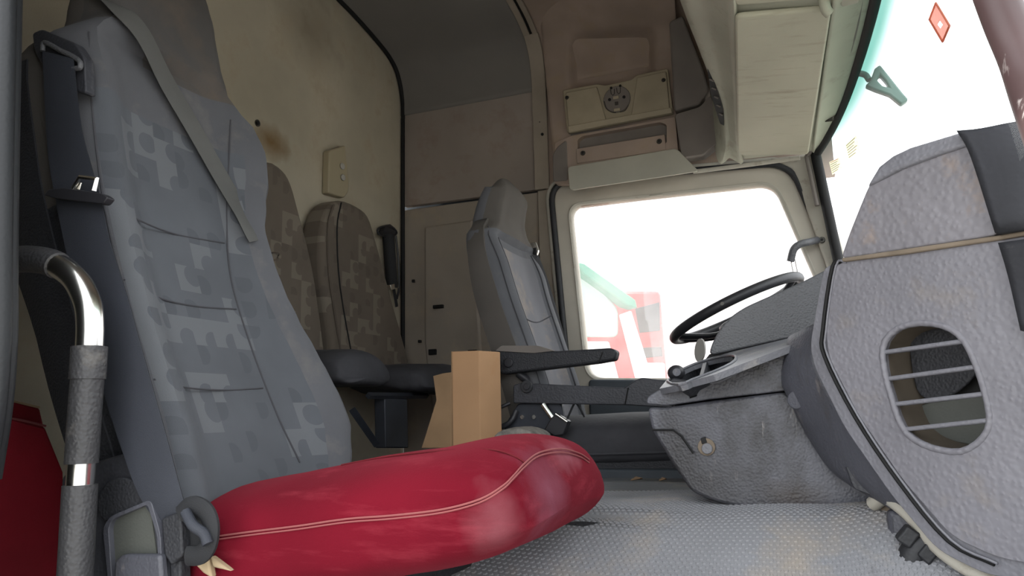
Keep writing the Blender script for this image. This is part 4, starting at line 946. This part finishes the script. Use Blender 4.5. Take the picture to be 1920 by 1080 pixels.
box('base_cover', (-.50, (DY0+DY1)/2, .485), (.56, .40, .11), M['shell'], ds, bevel=.02)
box('base_plinth', (-.50, (DY0+DY1)/2, .445), (.64, .46, .035), M['door_dark'], ds, bevel=.006)
D_ = lambda px, py, Y=2.02: at(px, py, Y=Y)
ar = prism('armrest', rpoly([D_(926, 662), D_(940, 650), D_(1010, 651), D_(1042, 658), D_(1080, 656), D_(1145, 652), D_(1156, 658), D_(1152, 675), D_(1118, 681), D_(940, 702), D_(932, 696)], .008), (0, .05, 0), M['shell'], ds, bevel=.008, seg=3)
prism('armrest_pad', rpoly([D_(928, 658, 2.015), D_(940, 648, 2.015), D_(1008, 648, 2.015), D_(1040, 658, 2.015), D_(1000, 662, 2.015)], .006), (0, .06, 0), M['dark_grey'], ar, bevel=.006, seg=3)
disc('pivot_knob', D_(954, 680, 2.017), (0, -1, 0), .014, .006, M['lever'], ar, seg=16, bevel=.002)
sweep('armrest_joint', [D_(1122, 680, 2.018), D_(1130, 660, 2.018)], .0015, M['black'], ar, seg=5)
sweep('arm_stay', [D_(972, 700, 2.05), D_(988, 712, 2.05), D_(1000, 730, 2.05)], .012, M['lever'], ds, seg=10)
lo = prism('lower_armrest', rpoly([D_(962, 722, 2.0), D_(976, 718, 2.0), D_(1170, 727, 2.0), D_(1192, 712, 2.0), D_(1204, 708, 2.0), D_(1250, 714, 2.0), D_(1262, 765, 2.0), D_(1180, 760, 2.0), D_(962, 756, 2.0)], .006), (0, .045, 0), M['dash_dark'], ds, bevel=.006, seg=3)
sweep('joint_line', [D_(1178, 727, 1.998), D_(1172, 758, 1.998)], .0018, M['black'], lo, seg=5)
disc('pivot_cap', D_(988, 725, 1.998), (0, -1, 0), .018, .006, M['rubber'], lo, seg=18, bevel=.002)
disc('pivot_bolt', D_(988, 725, 1.992), (0, -1, 0), .009, .006, M['lever'], lo, seg=12, bevel=.001)
mp = prism('mechanism_plate', rpoly([D_(972, 756, 2.02), D_(1052, 756, 2.02), D_(1060, 800, 2.02), D_(1020, 830, 2.02), D_(950, 830, 2.02), D_(944, 800, 2.02)], .01), (0, .02, 0), M['steel_dark'], ds, bevel=.003)
for px, py in ((980, 782), (1002, 782)): disc('bolt', D_(px, py, 2.02), (0, -1, 0), .006, .005, M['chrome'], mp, seg=10)
sweep('lever', crom([D_(956, 756, 2.01), D_(935, 765, 2.0), D_(905, 778, 2.0), D_(893, 782, 2.0)], 4), .0055, M['lever'], ds, seg=8)
sweep('lever', crom([D_(968, 770, 2.01), D_(958, 790, 2.0), D_(940, 800, 2.0), D_(915, 804, 2.0)], 4), .008, M['lever'], ds, seg=8)
sweep('buckle_stalk', crom([D_(1018, 758, 2.0), D_(1030, 775, 2.0), D_(1040, 790, 2.0)], 3), .008, M['chrome'], ds, seg=8)
bu = prism('belt_buckle', rpoly([D_(1034, 782, 1.99), D_(1044, 776, 1.99), D_(1066, 790, 1.99), D_(1056, 815, 1.99), D_(1040, 818, 1.99), D_(1020, 806, 1.99)], .004), (0, .03, 0), M['lever'], ds, bevel=.004)
sweep('buckle_edge', [D_(1042, 776, 1.986), D_(1064, 791, 1.986)], .0045, M['chrome'], bu, seg=8)
sweep('strap_loop', crom([D_(1064, 785, 2.02), D_(1074, 762, 2.02), D_(1080, 756, 2.02), D_(1090, 770, 2.02), D_(1096, 782, 2.02)], 4), .003, M['belt_dark'], ds, seg=6)
# belt on the driver backrest
gd2 = prism('belt_outlet', rpoly([at(993, 456, Y=2.45), at(1004, 453, Y=2.45), at(1010, 470, Y=2.45), at(1002, 492, Y=2.45), at(994, 488, Y=2.45)], .004), (0, .01, 0), M['chrome'], ds, bevel=.002)
prism('outlet_slot', [at(997, 466, Y=2.445), at(1005, 464, Y=2.445), at(1006, 484, Y=2.445), at(999, 484, Y=2.445)], (0, .006, 0), M['black'], gd2, bevel=0)
pl = crom([at(1002, 478, Y=2.44), at(1018, 520, Y=2.47), at(1032, 565, Y=2.50), at(1048, 620, Y=2.53), at(1056, 670, Y=2.54)], 5)
ribbon('belt_webbing', pl, [V((.02, .03, 0))]*len(pl), M['belt_dark'], ds)
# grey fleece roll lying beside the driver seat
fr0 = at(975, 822, Y=1.86)
tag(loft('fleece_roll', [[fr0+V((cos(2*pi*j/18)*.062*k+0, d_, .0+sin(2*pi*j/18)*.030*k)) for j in range(18)] for d_, k in ((-.05, .55), (-.045, .9), (0, 1), (.06, 1), (.10, .85), (.11, .5))], M['wool']), 'grey speckled fleece roll beside the driver seat base', 'roll')
# ================================================================ rear jump seats
def jump(name, px_out, X0, label, grp, near):
    e = empty(name, at(px_out[-1][0], 700, X=X0), label, 'seat', grp)
    pts = crom([at(px, py, X=X0) for px, py in px_out], 3, True)
    o = prism('backrest', pts, (-.09, 0, 0), M['cloth_rear'], e, bevel=.02, seg=4)
    return e, o
RXF = RX+.10
j1, o1 = jump('jump_seat', [(478, 330), (505, 303), (532, 318), (548, 345), (562, 395), (584, 480), (598, 560), (612, 690), (590, 703), (470, 705), (430, 500)], RXF, 'rear jump seat with patterned backrest, partly hidden behind the passenger seat', 'jump seats on the rear wall', True)
j2, o2 = jump('jump_seat', [(604, 450), (612, 405), (624, 384), (642, 375), (672, 386), (692, 404), (704, 440), (722, 505), (742, 580), (756, 630), (766, 696), (700, 706), (632, 704), (620, 620), (605, 520)], RXF, 'rear jump seat with patterned backrest beside the wall belt', 'jump seats on the rear wall', False)
sweep('piping', crom([at(626, 384, X=RXF+.003), at(616, 420, X=RXF+.003), at(616, 500, X=RXF+.003), at(628, 590, X=RXF+.003), at(645, 690, X=RXF+.003)], 4), .004, M['rear_cover'], o2, seg=6)
sweep('seam', crom([at(640, 380, X=RXF+.002), at(632, 430, X=RXF+.002), at(638, 540, X=RXF+.002), at(664, 690, X=RXF+.002)], 4), .0025, M['black'], o2, seg=6)
# cushions of the jump seats
def jcush(root, pa, pb_, zt, dep, seed):
    a, b = at(*pa, X=RXF), at(*pb_, X=RXF)
    yc, hw = (a.y+b.y)/2, abs(b.y-a.y)/2
    o, _ = cushion(root, RXF-.02, RXF+dep, yc, hw, zt+.01, zt, .085, M['rear_cushion'], wr=.010, seed=seed)
    return o
jcush(j2, (650, 690), (775, 690), .775, .30, 3)
jcush(j1, (490, 690), (604, 690), .790, .26, 9)
J = lambda px, py, X=RXF+.22: at(px, py, X=X)
for root, pl_ in ((j2, [((662, 770), (705, 832), .014), ((690, 742), (800, 742), .010)]),):
    for a, b, r_ in pl_: sweep('support_strut', [J(*a), J(*b)], r_, M['steel_dark'], root, seg=4)
prism('support_post', [J(722, 745), J(764, 748), J(766, 840), J(724, 840)], (-.04, 0, 0), M['steel_dark'], j2, bevel=.004)
bp_ = sweep('belt_tongue', [at(490, 482, X=RXF+.05), at(512, 474, X=RXF+.05), at(522, 476, X=RXF+.05), at(520, 486, X=RXF+.05), at(500, 492, X=RXF+.05)], .0035, M['chrome'], j1, seg=6)
# wall belt reel
wb = empty('wall_belt', at(738, 545, X=RX), 'black rolled seat belt hanging on the rear wall in the corner', 'seat belt')
Wb = lambda px, py, X=RX+.03: at(px, py, X=X)
sweep('hook_ring', crom([Wb(708, 430), Wb(722, 424), Wb(738, 428), Wb(744, 438), Wb(730, 444), Wb(712, 440)], 4, True), .004, M['lever'], wb, seg=6, closed=True)
prism('bracket', rpoly([Wb(716, 440), Wb(722, 424), Wb(732, 420), Wb(742, 428), Wb(744, 442)], .006), (-.02, 0, 0), M['lever'], wb, bevel=.003)
sweep('belt_roll', [Wb(728, 440), Wb(732, 490), Wb(735, 540)], .024, M['belt_dark'], wb, seg=12)
sweep('reel_guard', crom([Wb(742, 442), Wb(747, 490), Wb(748, 538), Wb(744, 560)], 4), .005, M['lever'], wb, seg=6)
sweep('belt_end', [Wb(738, 540), Wb(744, 575)], .010, M['belt_dark'], wb, seg=8, flat=(.4, (1, 0, 0)))
prism('buckle', [Wb(732, 534, RX+.05), Wb(746, 530, RX+.05), Wb(748, 540, RX+.05), Wb(734, 544, RX+.05)], (-.02, 0, 0), M['chrome'], wb, bevel=.002)
# ================================================================ loose things in the cab
bx0, bx1, bx2 = at(847, 659, Y=1.86), at(898, 655, Y=1.88), at(938, 660, Y=1.96)
b_ = empty('cardboard_box', V((bx0.x, bx0.y, .44)), 'upright brown cardboard box between rear seats and driver seat', 'box')
d1 = bx1-bx0; d1.z = 0; d2 = bx2-bx1; d2.z = 0
zt = bx0.z; z0 = .445
base = [V((bx0.x, bx0.y, z0)), V((bx0.x, bx0.y, z0))+d1, V((bx0.x, bx0.y, z0))+d1+d2, V((bx0.x, bx0.y, z0))+d2]
bw = prism('box_body', base, (0, 0, zt-z0), M['cardboard'], b_, bevel=.002)
sweep('box_edge', [base[0]+V((0, -.001, 0)), base[0]+V((0, -.001, zt-z0))], .0018, M['kraft'], bw, seg=5)
kp = [at(812, 705, Y=1.84), at(830, 700, Y=1.84), at(846, 698, Y=1.85), at(846, 840, Y=1.85), at(790, 840, Y=1.83), at(806, 790, Y=1.84), at(818, 750, Y=1.84)]
for p in kp: p.z = max(p.z, .446)
tag(prism('kraft_sheet', kp, (0, .006, 0), M['kraft'], bevel=.001), 'torn brown board leaning against the cardboard box', 'cardboard')
# red covered bunk cushion behind the passenger seat
rc = empty('bunk_cushion', (-1.42, 1.15, .45), 'red cloth covered bunk cushion at the left edge behind the grab bar', 'cushion')
q1 = [at(-60, 742, X=-1.42), at(10, 748, X=-1.42), at(76, 764, X=-1.40), at(84, 800, X=-1.40), at(86, 1000, X=-1.40), at(-60, 1120, X=-1.42)]
for p in q1: p.z = max(p.z, .30)
prism('rear_fold', q1, (-.06, 0, 0), M['red_cloth'], rc, bevel=.006)
q2 = [at(-60, 775, X=-1.36), at(0, 781, X=-1.36), at(86, 800, X=-1.34), at(120, 885, X=-1.30), at(126, 1120, X=-1.30), at(-60, 1120, X=-1.36)]
for p in q2: p.z = max(p.z, .26)
cb_ = prism('cushion_cover', q2, (-.035, 0, .0), M['red_cloth'], rc, bevel=.006)
sweep('stitch_line', crom([at(62, 802, X=-1.345), at(48, 832, X=-1.348), at(24, 880, X=-1.352), at(-6, 935, X=-1.355)], 4), .0018, M['stitch'], cb_, seg=5)
sweep('frayed_edge', crom([at(0, 781, X=-1.357), at(40, 788, X=-1.350), at(86, 799, X=-1.338)], 4), .0022, M['stitch'], cb_, seg=5)
sweep('frayed_edge', crom([at(8, 748, X=-1.418), at(40, 756, X=-1.408), at(74, 764, X=-1.398)], 4), .0022, M['foam'], rc, seg=5)
# grab bar by the passenger door opening
gb = empty('grab_bar', at(140, 1100, Y=.72), 'chrome grab bar with black rubber sleeves beside the passenger seat', 'grab bar')
YG = .735
G = lambda px, py: at(px, py, Y=YG)
path = crom([G(-10, 486), G(20, 487), G(60, 486), G(100, 494), G(140, 522), G(163, 565), G(169, 610), G(166, 680), G(160, 760), G(154, 850), G(148, 950), G(142, 1060), G(136, 1150)], 5)
sweep('tube', path, .0175, M['chrome'], gb, seg=16)
def sleeve(a, b, r_): return sweep('rubber_sleeve', path[a:b], r_, M['bar_rubber'], gb, seg=18)
sleeve(0, 17, .0195); sleeve(33, 38, .0225); sleeve(35, 47, .0205); sleeve(48, 61, .0212)

# ================================================================ outside: yard with parked trucks
GZ = -1.05
struct(prism('ground', [(-60, -60, GZ), (60, -60, GZ), (60, 80, GZ), (-60, 80, GZ)], (0, 0, -.1), M['sand'], bevel=0), 'pale sandy yard outside', 'ground')
E_ = lambda px, py, Y: at(px, py, Y=Y)
ta = empty('parked_truck', (-1.6, 7, GZ), 'red parked truck with green visor seen through the driver window', 'truck')
YA = 5.6
def down(L): return L
cabp = [E_(1000, 470, YA), E_(1082, 490, YA), E_(1196, 578, YA), E_(1222, 720, YA)]
cabp = cabp + [V((cabp[-1].x+.08, YA, GZ+.4)), V((cabp[0].x-.1, YA, GZ+.4))]
prism('cab_body', cabp, (-1.7, 2.0, 0), M['red_paint'], ta, bevel=.05)
prism('side_glass', rpoly([E_(1060, 520, YA-.02), E_(1110, 522, YA-.02), E_(1158, 580, YA-.02), E_(1158, 632, YA-.02), E_(1060, 632, YA-.02)], .05), (0, .04, 0), M['pale_glass'], ta, bevel=.01)
prism('white_pillar', [E_(1160, 590, YA-.03), E_(1182, 582, YA-.03), E_(1222, 715, YA-.03), E_(1192, 715, YA-.03)], (0, .06, 0), M['white_paint'], ta, bevel=.01)
prism('white_panel', [E_(1090, 640, YA-.03), E_(1140, 640, YA-.03), E_(1160, 715, YA-.03), E_(1096, 715, YA-.03)], (0, .05, 0), M['white_paint'], ta, bevel=.01)
prism('sun_visor', [E_(1086, 492, YA-.1), E_(1096, 494, YA-.1), E_(1192, 562, YA-.1), E_(1196, 578, YA-.1), E_(1176, 572, YA-.1), E_(1092, 512, YA-.1)], (-1.7, 2.05, 0), M['green_visor'], ta, bevel=.01)
for dy in (.1, 1.8): 
    c_ = V((cabp[-1].x+1.0-.85*dy, YA+dy, GZ+.5)); o_ = disc('wheel', c_, (0, 1, 0), .5, .3, M['rubber'], ta, seg=28, bevel=.04)
    disc('wheel_hub', c_+V((0, -.01, 0)), (0, -1, 0), .2, .04, M['white_paint'], o_, seg=16, bevel=.01)
tb = empty('parked_truck', (0, 9.5, GZ), 'red parked truck with dark windscreen, second beyond the driver window', 'truck')
YB = 9.0
bpz = [E_(1168, 545, YB), E_(1236, 545, YB), E_(1250, 720, YB)]
bpz = bpz+[V((bpz[-1].x+.05, YB, GZ+.4)), V((bpz[0].x-.3, YB, GZ+.4)), ]
prism('cab_body', bpz, (0, 2.2, 0), M['red_paint'], tb, bevel=.05)
prism('windscreen', [E_(1184, 580, YB-.02), E_(1236, 566, YB-.02), E_(1237, 620, YB-.02), E_(1190, 625, YB-.02)], (0, .04, 0), M['dark_glass'], tb, bevel=.01)
prism('grille', [E_(1196, 652, YB-.02), E_(1240, 650, YB-.02), E_(1242, 668, YB-.02), E_(1200, 672, YB-.02)], (0, .04, 0), M['dark_glass'], tb, bevel=.01)
prism('bumper', [E_(1200, 680, YB-.1), E_(1244, 680, YB-.1), E_(1246, 712, YB-.1), E_(1204, 712, YB-.1)], (0, .1, 0), M['white_paint'], tb, bevel=.02)
for dx in (.3, 1.2):
    c_ = V((bpz[-1].x+dx, YB+.1, GZ+.5)); disc('wheel', c_, (0, 1, 0), .5, .3, M['rubber'], tb, seg=28, bevel=.04)
tw = empty('box_trailer', (1, 8.5, GZ), 'white box trailer standing beyond the driver window', 'trailer')
wp = [E_(1238, 420, 8.2), E_(1420, 400, 8.2)]
prism('box_body', [wp[0], wp[1]+V((2, 0, 0)), V((wp[1].x+2, 8.2, GZ+1.0)), V((wp[0].x, 8.2, GZ+1.0))], (0, .6, 0), M['white_paint'], tw, bevel=.03)
for dx in (.5, 1.6):
    c_ = V((wp[0].x+dx, 8.25, GZ+.5)); disc('wheel', c_, (0, 1, 0), .5, .3, M['rubber'], tw, seg=28, bevel=.04)
prism('chassis', [V((wp[0].x+.1, 8.3, GZ+1.0)), V((wp[1].x+1.9, 8.3, GZ+1.0)), V((wp[1].x+1.9, 8.3, GZ+.7)), V((wp[0].x+.1, 8.3, GZ+.7))], (0, .4, 0), M['steel_dark'], tw, bevel=.01)
# mirror arm outside the windscreen
ma = empty('mirror_arm', at(1640, 150, Y=2.52), 'forked mirror arm outside the top of the windscreen', 'mirror arm')
mo = [(1632, 150), (1640, 128), (1650, 120), (1668, 142), (1692, 172), (1704, 186), (1690, 196), (1668, 178), (1640, 168), (1622, 160)]
mh = [(1644, 149), (1650, 140), (1661, 153), (1667, 163), (1655, 160)]
prism('fork', [at(x, y, Y=2.52) for x, y in mo], (0, .03, 0), M['mirror_grey'], ma, bevel=.006, hole=[at(x, y, Y=2.52) for x, y in mh])
root_ = at(1630, 150, Y=2.535)
sweep('stay', crom([root_, root_+V((-.02, .01, .03)), V((.165, root_.y+.01, root_.z+.05))], 5), .010, M['mirror_grey'], ma, seg=8)
